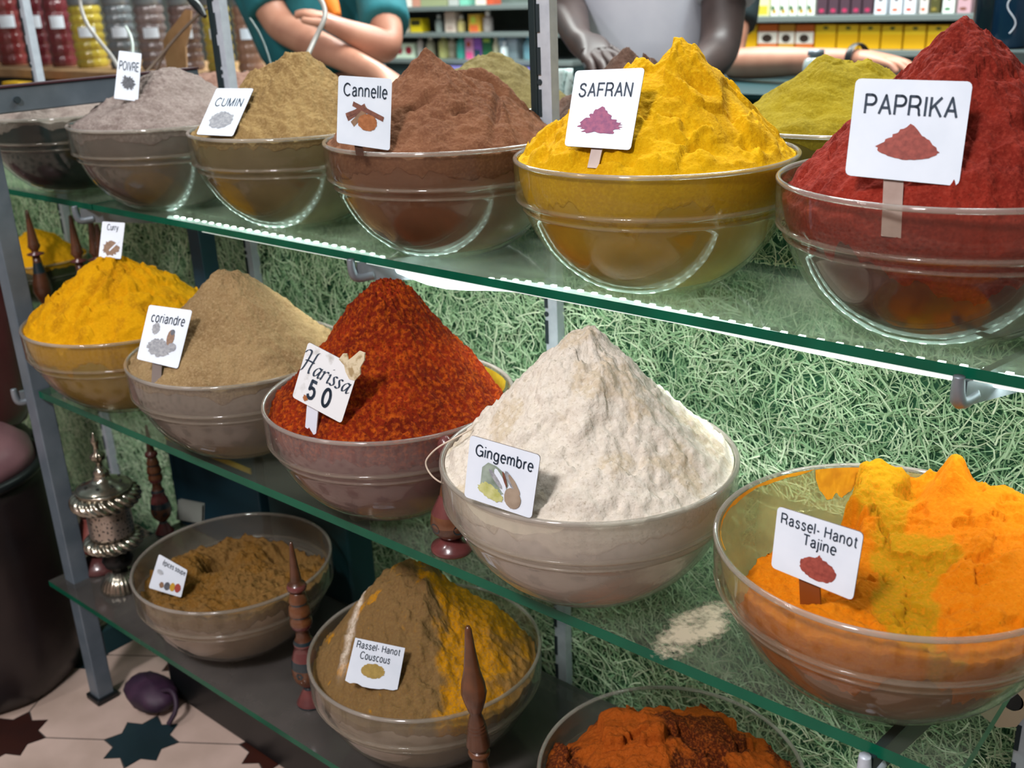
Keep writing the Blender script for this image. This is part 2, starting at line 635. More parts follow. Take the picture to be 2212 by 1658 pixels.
# bracket plate with a round hole on the right-hand rail
pc = at_y(2178, 1505, 1.085)
r = empty('bracket_plate', (pc[0], 1.086, pc[2]), 'pale bracket plate with a round hole on the right-hand rail', 'bracket')
b = MB()
outline = [(-.030, .052), (.020, .040), (.026, .0), (.014, -.030), (-.006, -.040), (-.026, -.030), (-.034, -.005)]
hole = [(.006 + .010 * math.cos(t), .002 + .013 * math.sin(t)) for t in np.linspace(0, 2 * math.pi, 24, endpoint=False)]
ring = []
for t in np.linspace(0, 2 * math.pi, 24, endpoint=False):
    d = np.array([math.cos(t), math.sin(t)])
    best = 9
    for k in range(len(outline)):
        p0, p1 = np.array(outline[k]) - [.006, .002], np.array(outline[(k + 1) % len(outline)]) - [.006, .002]
        A = np.array([d, p0 - p1]).T
        try:
            s, q = np.linalg.solve(A, p0)
        except Exception:
            continue
        if s > 0 and -1e-6 <= q <= 1 + 1e-6:
            best = min(best, s)
    ring.append((.006 + d[0] * best, .002 + d[1] * best))
v = []
for yy in (1.078, 1.084):
    v += [(pc[0] + p[0], yy, pc[2] + p[1]) for p in ring] + [(pc[0] + p[0], yy, pc[2] + p[1]) for p in hole]
f = []
for k in range(24):
    k2 = (k + 1) % 24
    f += [(k, k2, 24 + k2, 24 + k), (48 + k, 72 + k, 72 + k2, 48 + k2), (k, 48 + k, 48 + k2, k2), (24 + k, 24 + k2, 72 + k2, 72 + k)]
b.add(v, f)
b.build('plate', mat('cream_painted_steel', 'b8a48c', .45, .2), r)
b = MB(); b.lathe([(.012, 0), (.012, .010)], (pc[0] + .006, 1.088, pc[2] + .002), 20, axis=(0, -1, 0)); b.build('bolt', M_black, r)

# frame post, side bar, rear post, low rail
b = MB(); b.box((-1.682, .700, 0), (-1.650, .731, 1.62), 0, bev=.002)
po = empty('frame_post', (-1.666, .715, 0), 'blue-grey square frame post at the left end of the spice shelves', 'post')
b.build('tube', M_frame, po)
b = MB(); b.box((-1.688, .694, 0), (-1.644, .737, .012), 0, bev=.003); b.build('foot', M_black, po)
b = MB(); b.box((-1.615, .60, FZ - .148), (-1.595, 1.062, FZ - .112), 0, bev=.002)
sb = empty('side_bar', (-1.605, .83, FZ - .148), 'flat grey metal bar running back beside the pepper bowl', 'bar')
b.build('bar', mat('side_bar_grey', '6d7a84', .35, .35, '5d6a74', 20), sb)
b = MB(); b.box((-1.617, .60, FZ - .1115), (-1.593, 1.062, FZ - .109)); b.build('rubber_seal', mat('maroon_rubber', '3b1a22', .5), sb)
q = at_y(10, 218, .722)
b = MB()
for (px_, py_) in ((10, 220),):
    q = at_y(px_, py_, .722)
    b.lathe([(.005, 0), (.005, .003)], (-1.594, .745, FZ - .130), 14, axis=(1, 0, 0))
b.build('screw', M_slot, sb)
b = MB(); b.box((-1.625, 1.012, 0), (-1.590, 1.045, ZU - .012), 0, bev=.002)
tag(b.build('frame_post', mat('dark_teal_post', '2b4a58', .4, .2)), 'dark teal rear frame post behind the coriander mound', 'post')
b = MB(); b.box((-1.672, .7315, .090), (-1.652, 1.010, .140), 0, bev=.002)
tag(b.build('frame_rail', mat('teal_rail_paint', '1d3b40', .45, .1)), 'dark teal low rail running back from the frame post near the floor', 'rail')

# LED strip under the front edge of the upper shelf
led = empty('led_strip', (-.6, .884, ZU - .016), 'lit white LED strip under the front edge of the upper glass shelf', 'lamp')
xs = np.linspace(-1.50, .40, 60)
pts = []
for x in xs:
    sag = .014 * math.exp(-((x + .90) / .085) ** 2) + .006 * math.exp(-((x + .35) / .2) ** 2)
    pts.append((x, .908 - .30 * sag, ZU - .0178 - sag))
b = MB(); b.tube(pts, .0070, 10, smooth=0)
b.build('tube', mat('lit_silicone_tube', 'dfeeee', .4, emit='dff5f2', estr=5.0), led)
b = MB(); b.tube([(-1.35, .8672, ZU - .0113), (.40, .8672, ZU - .0113)], .0011, 6, smooth=0)  # added glowing thread imitating LED light spilled along the lower glass edge
b.build('led_spill_line', mat('led_spill_glow', 'e8f4f2', .4, emit='e4f6f2', estr=.8), led)
M_led = mat('led_chip', 'ffffff', .4, emit='f2fffd', estr=16.)
proto = None
for k, x in enumerate(np.linspace(-1.48, .38, 99)):
    i = np.interp(x, xs, [p[2] for p in pts])
    if proto is None:
        b = MB(); b.box((-.0032, -.0018, -.0012), (.0032, .0018, .0012))
        proto = b.build('led_chip', M_led, led, shift=False)
        o = proto
    else:
        o = proto.copy(); COL.objects.link(o)
    o.location = (x + .6, .9075 - .884, i + .0072 - (ZU - .016))

# ------------------------------------------------------------------ bowls and spice heaps
BH = .9255
OUT = [(.0, .0), (.40, 0), (.425, .012), (.50, .035), (.60, .10), (.73, .215), (.82, .33), (.875, .43), (.915, .52), (.932, .56), (.945, .572), (.942, .59), (.938, .602),
       (.952, .618), (.975, .632), (.987, .655), (.991, .69), (.994, .78), (.996, .86), (.998, .895)]
TH = .030
zi = np.array([p[1] for p in OUT[1:]]); ri = np.array([p[0] for p in OUT[1:]])


def r_in(z):
    """Inner radius (R units) of the bowl at height z."""
    z = np.asarray(z, float)
    zz = [0.03, .05, .10, .215, .33, .43, .52, .60, .66, .78, .90]
    rr = [.36, .46, .555, .695, .787, .843, .884, .905, .935, .962, .966]
    return np.interp(z, zz, rr)


def bowl_profile():
    pr = list(OUT[1:])
    pr += [(.998, BH - .016), (.995, BH - .006), (.988, BH), (.976, BH - .001), (.969, BH - .008)]
    for z in (.88, .78, .70, .66, .63, .60, .56, .52, .43, .33, .215, .10, .05, .03):
        pr.append((float(r_in(z)), z))
    pr.append((.0001, .03))
    return pr


BOWLS = {
    'poivre': (-1.5249, .9392, ZU, .1468), 'cumin': (-1.2327, .9636, ZU, .1479), 'cannelle': (-.9234, .9562, ZU, .1528), 'safran': (-.6180, .9561, ZU, .1512),
    'paprika': (-.3097, .9571, ZU, .1506), 'far_pepper': (-1.832, .945, ZU, .148),
    'curry': (-1.4741, .7870, ZM, .1494), 'coriandre': (-1.1835, .7873, ZM, .1489), 'harissa': (-.8848, .7902, ZM, .1507), 'gingembre': (-.5850, .7851, ZM, .1524),
    'tajine': (-.2754, .7990, ZM, .1493), 'far_curry': (-2.185, 1.000, ZM, .100),
    'epices': (-1.2745, .7872, ZL, .1525), 'couscous': (-.8713, .8025, ZL, .1547), 'low': (-.4941, .8062, ZL, .1480),
    'back_olive': (-.555, 1.287, ZU, .149), 'back_dark': (-.857, 1.287, ZU, .149), 'back_green': (-1.158, 1.287, ZU, .149), 'back_brown': (-1.86, 1.287, ZU, .149),
}
BOWL_LABEL = {
    'poivre': 'clear glass bowl holding grey pepper, first on the upper shelf', 'cumin': 'clear glass bowl holding the tan cumin mound',
    'cannelle': 'clear glass bowl holding the brown cinnamon mound', 'safran': 'clear glass bowl holding the bright yellow saffron mound',
    'paprika': 'large clear glass bowl holding the deep red paprika mound', 'far_pepper': 'dark glass bowl of grey powder behind the metal side bar',
    'curry': 'clear glass bowl holding the yellow curry mound on the middle shelf', 'coriandre': 'clear glass bowl holding the beige coriander mound',
    'harissa': 'clear glass bowl holding the red harissa flakes', 'gingembre': 'clear glass bowl holding the cream ginger mound',
    'tajine': 'clear glass bowl half emptied of orange tajine spice, yellow dust inside', 'far_curry': 'glass bowl of yellow powder behind the wooden kohl bottles at far left',
    'epices': 'clear glass bowl of brown soup spices beside the silver burner', 'couscous': 'clear glass bowl of tan and yellow couscous spices on the bottom shelf',
    'low': 'glass bowl of rust red powder cut off by the bottom of the picture', 'back_olive': 'glass bowl of olive yellow powder in the back row beside paprika',
    'back_dark': 'glass bowl of dark brown powder behind the saffron mound', 'back_green': 'glass bowl of greenish tan powder behind the cinnamon mound',
    'back_brown': 'glass bowl of brown powder behind the pepper mound',
}
# per bowl: dust on the glass, dust amount, lining colour, lining roughness
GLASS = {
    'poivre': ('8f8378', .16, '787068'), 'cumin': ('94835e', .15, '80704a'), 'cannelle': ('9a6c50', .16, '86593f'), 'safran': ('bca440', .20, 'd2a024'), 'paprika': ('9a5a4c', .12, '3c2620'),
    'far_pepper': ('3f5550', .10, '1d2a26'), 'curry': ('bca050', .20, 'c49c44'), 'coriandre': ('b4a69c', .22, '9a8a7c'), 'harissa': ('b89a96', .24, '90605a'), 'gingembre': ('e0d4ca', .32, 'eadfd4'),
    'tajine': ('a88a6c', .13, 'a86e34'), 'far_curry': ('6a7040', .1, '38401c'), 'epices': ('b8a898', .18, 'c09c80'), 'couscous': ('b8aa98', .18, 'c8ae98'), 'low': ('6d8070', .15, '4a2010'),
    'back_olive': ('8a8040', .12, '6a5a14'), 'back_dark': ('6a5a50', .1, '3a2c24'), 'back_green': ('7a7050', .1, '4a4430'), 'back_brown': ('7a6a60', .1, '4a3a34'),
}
bowl_mesh = rim_mesh = ridge_mesh = None
M_rimglass = glass_mat('thick_rim_glass', (.80, .82, .79), 'd2c8c0', .42, .06, ior=1.55)  # light gathered by a thick rim is put into this pale colour
M_ridgeglass = glass_mat('ridge_glass', (.9, .9, .87), 'd8cbb8', .20, .08, ior=1.5)  # pale rings paint the light caught along the ridges
bowl_obj = {}
for nm, (bx, by, bz, R) in BOWLS.items():
    root = empty('glass_bowl', (bx, by, bz), BOWL_LABEL[nm], 'bowl', 'glass spice bowls')
    if bowl_mesh is None:
        b = MB(); b.lathe([(r * .15, z * .15) for r, z in bowl_profile()], (0, 0, 0), 96, cap=False)
        g = b.build('bowl_wall', MATS.get('x', None) or glass_mat('bowl_glass_' + nm, (.93, .95, .93), *GLASS[nm][:2], rough=.05, refl=.9), root, shift=False)
        bowl_mesh = g.data
    else:
        me = bowl_mesh.copy()
        me.materials[0] = glass_mat('bowl_glass_' + nm, (.93, .95, .93), *GLASS[nm][:2], rough=.05, refl=.9)
        g = bpy.data.objects.new('bowl_wall', me); COL.objects.link(g); g.parent = root
    g.scale = (R / .15,) * 3
    if rim_mesh is None:
        b = MB()
        b.lathe([(.1500 * (.984 + .017 * math.cos(t)), .15 * (BH - .010) + .15 * .017 * math.sin(t)) for t in np.linspace(-2.6, 2.9, 14)], (0, 0, 0), 96, cap=False)
        g2 = b.build('rim', M_rimglass, root, shift=False)
        rim_mesh = g2.data
        b = MB()
        b.lathe([(.15 * (.972 + .019 * math.cos(t)), .15 * .648 + .15 * .016 * math.sin(t)) for t in np.linspace(-1.9, 1.7, 10)], (0, 0, 0), 96, cap=False)
        b.lathe([(.15 * (.928 + .017 * math.cos(t)), .15 * .573 + .15 * .012 * math.sin(t)) for t in np.linspace(-1.7, 1.7, 8)], (0, 0, 0), 96, cap=False)
        g3 = b.build('ridge', M_ridgeglass, root, shift=False)
        ridge_mesh = g3.data
    else:
        g2 = bpy.data.objects.new('rim', rim_mesh); COL.objects.link(g2); g2.parent = root
        g3 = bpy.data.objects.new('ridge', ridge_mesh); COL.objects.link(g3); g3.parent = root
    g2.scale = g3.scale = (R / .15,) * 3
    bowl_obj[nm] = root


def frame_uv(nm):
    """Horizontal axes seen from the camera at this bowl: u to the right, v away."""
    bx, by, bz, R = BOWLS[nm]
    v = np.array([bx, by]); v /= np.linalg.norm(v)
    return np.array([v[1], -v[0]]), v


def cone(u, v, au, av, prof):
    """Interpolates a height profile between the apex (0) and the bowl's rim (1)."""
    du, dv = u - au, v - av
    d = np.sqrt(du * du + dv * dv) + 1e-9
    ux, vx = du / d, dv / d
    bq = au * ux + av * vx
    t = -bq + np.sqrt(np.maximum(bq * bq + 1 - au * au - av * av, 1e-6))
    return np.interp(d / t, [p[0] for p in prof], [p[1] for p in prof])


def bump(u, v, cu, cv, ru, rv=None, rot=0.):
    rv = rv or ru
    c, s = math.cos(rot), math.sin(rot)
    a, b_ = (u - cu) * c + (v - cv) * s, -(u - cu) * s + (v - cv) * c
    return np.exp(-(a / ru) ** 2 - (b_ / rv) ** 2)


def slab(u, v, seed, scale, thr, soft=.06, oc=4):
    """0/1 patches with ragged, crisp edges (caked powder)."""
    return sstep(thr - soft, thr + soft, fbm(u * scale, v * scale, seed, oc))


E0 = BH - .045     # level at which a full bowl's powder meets the glass


def z_paprika(u, v):
    z = E0 + .90 * cone(u, v, 0.0, .05, [(0, 1), (.10, .96), (.25, .80), (.5, .50), (.8, .16), (.92, .0), (1, -.12)])
    z += .035 * fbm(u * 3, v * 3, 11) + .022 * fbm(u * 11, v * 11, 12) - .035 * slab(u, v, 13, 6, .30, .04)
    return z - .10 * sstep(-.78, -.98, v - .12 * u)


def z_safran(u, v):
    z = E0 + .64 * cone(u, v, .12, .05, [(0, 1), (.18, .97), (.35, .82), (.6, .50), (.85, .16), (1, .0)])
    z += .12 * bump(u, v, .17, .05, .13, .18) + .08 * bump(u, v, -.13, .05, .09, .14) - .05 * bump(u, v, .0, .05, .06, .2)
    z += .050 * slab(u, v, 21, 2.3, .06, .035, 3) + .020 * slab(u, v, 25, 4.6, .20, .05, 3) + .016 * fbm(u * 12, v * 12, 23) * slab(u, v, 27, 2.2, .0, .1) + .03 * fbm(u * 2.4, v * 2.4, 24)
    z -= .10 * bump(u, v, .27, -.28, .10, .045, -.2) + .08 * bump(u, v, .50, -.30, .05, .13, .2) + .08 * bump(u, v, .62, -.52, .14, .05, .3) + .07 * bump(u, v, .25, -.70, .18, .04, .1) + .05 * bump(u, v, -.2, -.78, .2, .04, .0)
    return z


def z_cannelle(u, v):
    z = E0 + .64 * cone(u, v, -.12, .05, [(0, 1), (.12, .93), (.4, .62), (.75, .28), (.92, .06), (1, -.02)])
    z += .07 * bump(u, v, -.12, .06, .10, .10) + .25 * bump(u, v, .34, .46, .34, .13, -.12) + .06 * bump(u, v, .45, .0, .25, .25)
    z -= .40 * bump(u, v, .22, .25, .26, .10, -.12) * (1 + .5 * fbm(u * 5, v * 5, 36))
    z -= .07 * bump(u, v, .40, -.35, .03, .42, -.12) + .05 * sstep(.40, .44, u + .10 * v + .05 * fbm(v * 4, u * 4, 33)) * sstep(-.95, -.5, v) * sstep(.5, .0, v)
    z += .03 * fbm(u * 3.2, v * 3.2, 31) + .020 * fbm(u * 12, v * 12, 32) - .11 * bump(u, v, .12, -.52, .09, .035, .5) - .10 * bump(u, v, -.20, -.42, .12, .03, .35) - .05 * bump(u, v, -.05, -.60, .10, .03, -.2)
    return z


def z_cumin(u, v):
    z = E0 + .70 * cone(u, v, .10, .05, [(0, 1), (.12, .98), (.3, .78), (.6, .44), (.9, .08), (1, .0)])
    z += .07 * bump(u, v, -.32, .1, .12, .2) + .035 * fbm(u * 3.5, v * 3.5, 41) + .03 * fbm(u * 11, v * 8, 42)
    return z


def z_poivre(u, v):
    z = E0 + .56 * cone(u, v, .10, .1, [(0, 1), (.15, .97), (.35, .80), (.6, .50), (.85, .18), (1, .0)])
    z += .03 * fbm(u * 3, v * 3, 51) + .018 * fbm(u * 14, v * 14, 52) - .10 * bump(u, v, -.35, -.1, .28)
    return z


def z_dome(seed, A, au=0.):
    def f_(u, v):
        z = E0 + A * cone(u, v, au, .0, [(0, 1), (.15, .95), (.4, .70), (.7, .32), (1, 0)])
        return z + .05 * fbm(u * 3, v * 3, seed) + .02 * fbm(u * 10, v * 10, seed + 1)
    return f_


def z_dark(u, v):
    z = E0 + .44 * cone(u, v, -.12, 0, [(0, 1), (.2, .92), (.5, .55), (1, 0)])
    return z + .16 * slab(u, v, 61, 2.2, .0, .06) * bump(u, v, -.12, 0, .3) + .05 * fbm(u * 5, v * 5, 62)


def z_olive(u, v):
    z = E0 + .50 * cone(u, v, -.08, .1, [(0, 1), (.2, .94), (.5, .6), (1, 0)])
    z += .08 * bump(u, v, .2, .1, .16) + .05 * bump(u, v, -.2, .1, .1) + .04 * fbm(u * 3, v * 3, 65) + .02 * slab(u, v, 66, 3, .1)
    return z


def z_curry(u, v):
    z = E0 + .64 * cone(u, v, -.04, .03, [(0, 1), (.1, .95), (.3, .76), (.6, .46), (.88, .10), (1, .0)])
    z += .045 * slab(u, v, 71, 2.2, .0, .035, 3) + .035 * slab(u, v, 73, 4.2, .15, .05, 3) + .02 * fbm(u * 4, v * 4, 74) + .012 * fbm(u * 14, v * 14, 75)
    z -= .08 * bump(u, v, -.35, -.50, .35, .035, .75) + .06 * bump(u, v, .15, -.42, .28, .04, .1) + .05 * bump(u, v, -.55, -.72, .2, .03, .2) + .05 * bump(u, v, .38, -.05, .05, .05)
    return z


def z_coriandre(u, v):
    z = E0 + .78 * cone(u, v, .02, .05, [(0, 1), (.1, .975), (.25, .84), (.55, .47), (.85, .12), (1, .0)])
    return z + .03 * fbm(u * 2.5, v * 2.5, 81) + .022 * fbm(u * 10, v * 10, 82)


def z_harissa(u, v):
    z = E0 + .93 * cone(u, v, .06, .05, [(0, 1), (.1, .985), (.22, .90), (.42, .62), (.66, .30), (.88, .06), (1, -.02)])
    return z + .03 * fbm(u * 3, v * 3, 91) + .030 * fbm(u * 16, v * 16, 92, 3, .6) - .12 * sstep(.72, 1.0, u + .45 * v) - .05 * sstep(-.85, -1., u)


def z_ging(u, v):
    z = E0 + .90 * cone(u, v, -.02, .06, [(0, 1), (.09, .985), (.2, .85), (.5, .50), (.8, .18), (1, .0)])
    z += .045 * bump(u, v, .12, -.25, .06, .4, -.5) - .05 * bump(u, v, .18, -.12, .10, .12) + .035 * slab(u, v, 101, 2.5, .1, .05)
    return z + .03 * fbm(u * 3, v * 3, 102) + .022 * fbm(u * 13, v * 13, 103)


def z_tajine(u, v):
    rag = .07 * fbm(u * 3.2, v * 3.2, 111) + .025 * fbm(u * 10, v * 10, 112)
    rough = .035 * fbm(u * 4, v * 4, 114) + .018 * fbm(u * 14, v * 14, 117)
    front = .80 + rough
    hollow = .46 + .8 * rough
    low = hollow + (front - hollow) * sstep(-.18, -.62, v - .10 * u + rag)
    face = .80 + (.95 - .80) * sstep(-.70, .55, v + .28 * u) + .10 * bump(u, v, .60, -.05, .30, .45) - .07 * bump(u, v, .10, -.25, .22, .40)
    face += .24 * bump(u, v, .31, .62, .10, .16) + .12 * bump(u, v, .55, .50, .25, .22) + .05 * bump(u, v, -.10, .78, .16, .14) - .10 * bump(u, v, .10, .70, .06, .20)
    face += rough * (.4 + .9 * slab(u, v, 118, 2.2, .0, .08)) - .04 * slab(u, v, 116, 2.6, .12, .03)
    k = sstep(-.06, .06, u + .22 + .9 * rag + .10 * v)
    return np.minimum(low + (face - low) * k, 1.2)


def z_epices(u, v):
    z = .66 + .16 * sstep(.3, -.9, v) + .12 * bump(u, v, .1, -.1, .5) + .18 * bump(u, v, -.42, .32, .22, .3, .5)
    z -= .45 * bump(u, v, -.10, .30, .20, .17) + .20 * bump(u, v, .55, .4, .3)
    return z + .05 * fbm(u * 3.5, v * 3.5, 121) + .035 * fbm(u * 11, v * 11, 122)


def z_couscous(u, v):
    z = E0 - .10 + .86 * cone(u, v, -.10, .18, [(0, 1), (.12, .96), (.3, .80), (.6, .46), (.9, .10), (1, .0)])
    z += .07 * bump(u, v, .05, -.1, .06, .5, -.25) - .05 * sstep(.1, .2, u + .1 * fbm(u * 3, v * 3, 133))
    return z + .04 * fbm(u * 3, v * 3, 131) + .028 * fbm(u * 12, v * 12, 132)


def z_low(u, v):
    z = .66 + .34 * cone(u, v, -.05, .1, [(0, 1), (.2, .9), (.6, .5), (1, .1)])
    z += .10 * slab(u, v, 141, 1.8, .0, .05) - .12 * bump(u, v, .2, -.1, .2, .3)
    return z + .05 * fbm(u * 3, v * 3, 142) + .02 * fbm(u * 12, v * 12, 143)


ZF = {'paprika': z_paprika, 'safran': z_safran, 'cannelle': z_cannelle, 'cumin': z_cumin, 'poivre': z_poivre, 'far_pepper': z_dome(55, .34), 'curry': z_curry, 'coriandre': z_coriandre,
      'harissa': z_harissa, 'gingembre': z_ging, 'tajine': z_tajine, 'far_curry': z_dome(57, .62), 'epices': z_epices, 'couscous': z_couscous, 'low': z_low,
      'back_olive': z_olive, 'back_dark': z_dark, 'back_green': z_dome(59, .52, .12), 'back_brown': z_dome(63, .3)}
# colours: main, second, scale, fine grain colour, coarse
SPICE = {
    'paprika': ('83271b', '681d15', 9, '93382a', 'mound of deep red paprika powder rising in the bowl at right'),
    'safran': ('cb9c06', 'bd8b05', 7, 'd6aa14', 'mound of bright yellow saffron powder with two peaks'),
    'cannelle': ('785039', '66422f', 9, '876046', 'mound of reddish brown cinnamon powder with a hollowed back'),
    'cumin': ('8f754a', '7e643e', 10, 'a0875c', 'mound of tan cumin powder behind the cumin card'),
    'poivre': ('857872', '756862', 12, '978a84', 'low dome of grey ground pepper at the left'),
    'far_pepper': ('8d8078', '7f726b', 12, '998c84', 'flat grey powder in the bowl behind the side bar'),
    'curry': ('c68d04', 'b27b06', 8, 'd39c0c', 'mound of yellow curry powder with caked cracks'),
    'coriandre': ('937a55', '806746', 11, 'a28a66', 'smooth mound of beige coriander powder'),
    'harissa': ('7f2409', '5f1807', 14, 'b9560f', 'mound of coarse red harissa chilli flakes'),
    'gingembre': ('cfc5b6', 'bfae92', 9, 'dad2c6', 'tall mound of cream white ginger powder'),
    'tajine': ('c86d05', 'a97b0b', 5, 'd07c12', 'orange and mustard tajine spice heaped against the right of its bowl'),
    'far_curry': ('d89c10', 'c08808', 8, 'e0a818', 'yellow powder mound seen behind the far wooden kohl bottles'),
    'epices': ('75552c', '74501f', 7, '84663a', 'brown soup spice powder with a scooped hollow'),
    'couscous': ('745a38', 'b67c08', 3, '82683f', 'mound of tan couscous spices streaked with yellow turmeric'),
    'low': ('96460f', '4e200c', 5, 'a5541c', 'rust red and orange powder at the bottom edge of the picture'),
    'back_olive': ('8f7c12', '7b6a10', 6, '9a8820', 'olive yellow mound in the back row beside paprika'),
    'back_dark': ('5c463c', '4a382f', 8, '6a5246', 'dark brown heap behind the saffron card'),
    'back_green': ('756a42', '665a38', 9, '84784e', 'greenish tan mound behind the cinnamon mound'),
    'back_brown': ('8a6a5c', '7a5c50', 8, '957668', 'brown powder behind the pepper mound'),
}


def powder_mat(nm, c1, c2, sc, c3, grain=900., gb=.35, coarse=0.):
    mt = bpy.data.materials.new('powder_' + nm)
    mt.use_nodes = True
    nt = mt.node_tree
    bs = nt.nodes['Principled BSDF']
    bs.inputs['Roughness'].default_value = .95
    bs.inputs['Specular IOR Level'].default_value = .12
    tc = nt.nodes.new('ShaderNodeTexCoord')

    def noise(scale, det=4):
        n = nt.nodes.new('ShaderNodeTexNoise')
        n.inputs['Scale'].default_value = scale
        n.inputs['Detail'].default_value = det
        nt.links.new(tc.outputs['Object'], n.inputs['Vector'])
        return n

    def mix(fac, a, b_):
        mx = nt.nodes.new('ShaderNodeMix')
        mx.data_type = 'RGBA'
        nt.links.new(fac, mx.inputs[0])
        for s, q in ((6, a), (7, b_)):
            if isinstance(q, tuple):
                mx.inputs[s].default_value = q
            else:
                nt.links.new(q, mx.inputs[s])
        return mx.outputs[2]

    def rng(src, lo, hi, a=0., b_=1.):
        r = nt.nodes.new('ShaderNodeMapRange')
        r.inputs[1].default_value, r.inputs[2].default_value, r.inputs[3].default_value, r.inputs[4].default_value = lo, hi, a, b_
        nt.links.new(src, r.inputs[0])
        return r.outputs[0]
    big = noise(sc * 1.6, 5)
    if nm == 'couscous':
        at = nt.nodes.new('ShaderNodeAttribute'); at.attribute_name = 'patch'
        col = mix(at.outputs['Fac'], L4(c1), L4(c2))
        at2 = nt.nodes.new('ShaderNodeAttribute'); at2.attribute_name = 'patch2'
        col = mix(at2.outputs['Fac'], col, L4('cdbfae'))
    elif nm in ('tajine', 'low', 'epices', 'gingembre', 'curry'):
        at = nt.nodes.new('ShaderNodeAttribute'); at.attribute_name = 'patch'
        col = mix(at.outputs['Fac'], L4(c1), L4(c2))
    else:
        col = mix(rng(big.outputs['Fac'], .38, .62), L4(c1), L4(c2))
    fine = noise(grain * .45, 3)
    col = mix(rng(fine.outputs['Fac'], .45, .75, 0, .8), col, L4(c3))
    dk = noise(grain * .8, 2)
    dark = tuple(x * .55 for x in L4(c2)[:3]) + (1,)
    col = mix(rng(dk.outputs['Fac'], .58 - coarse * .08, .78, 0, .55 + coarse * .4), col, dark)
    nt.links.new(col, bs.inputs['Base Color'])
    n1, n2 = noise(grain * .35, 6), noise(90, 5)
    ad = nt.nodes.new('ShaderNodeMath'); ad.operation = 'MULTIPLY_ADD'
    ad.inputs[1].default_value = .6
    nt.links.new(n2.outputs['Fac'], ad.inputs[0]); nt.links.new(n1.outputs['Fac'], ad.inputs[2])
    bp = nt.nodes.new('ShaderNodeBump')
    bp.inputs['Strength'].default_value = gb
    bp.inputs['Distance'].default_value = .003
    nt.links.new(ad.outputs[0], bp.inputs['Height'])
    nt.links.new(bp.outputs[0], bs.inputs['Normal'])
    return mt


FILL_DEPTH = {'poivre': .10, 'cumin': .06, 'cannelle': .17, 'safran': .30, 'paprika': .22, 'far_pepper': .08, 'curry': .26, 'coriandre': .08, 'harissa': .15, 'gingembre': .18, 'couscous': .10,
              'epices': .16, 'tajine': .30, 'low': .12}


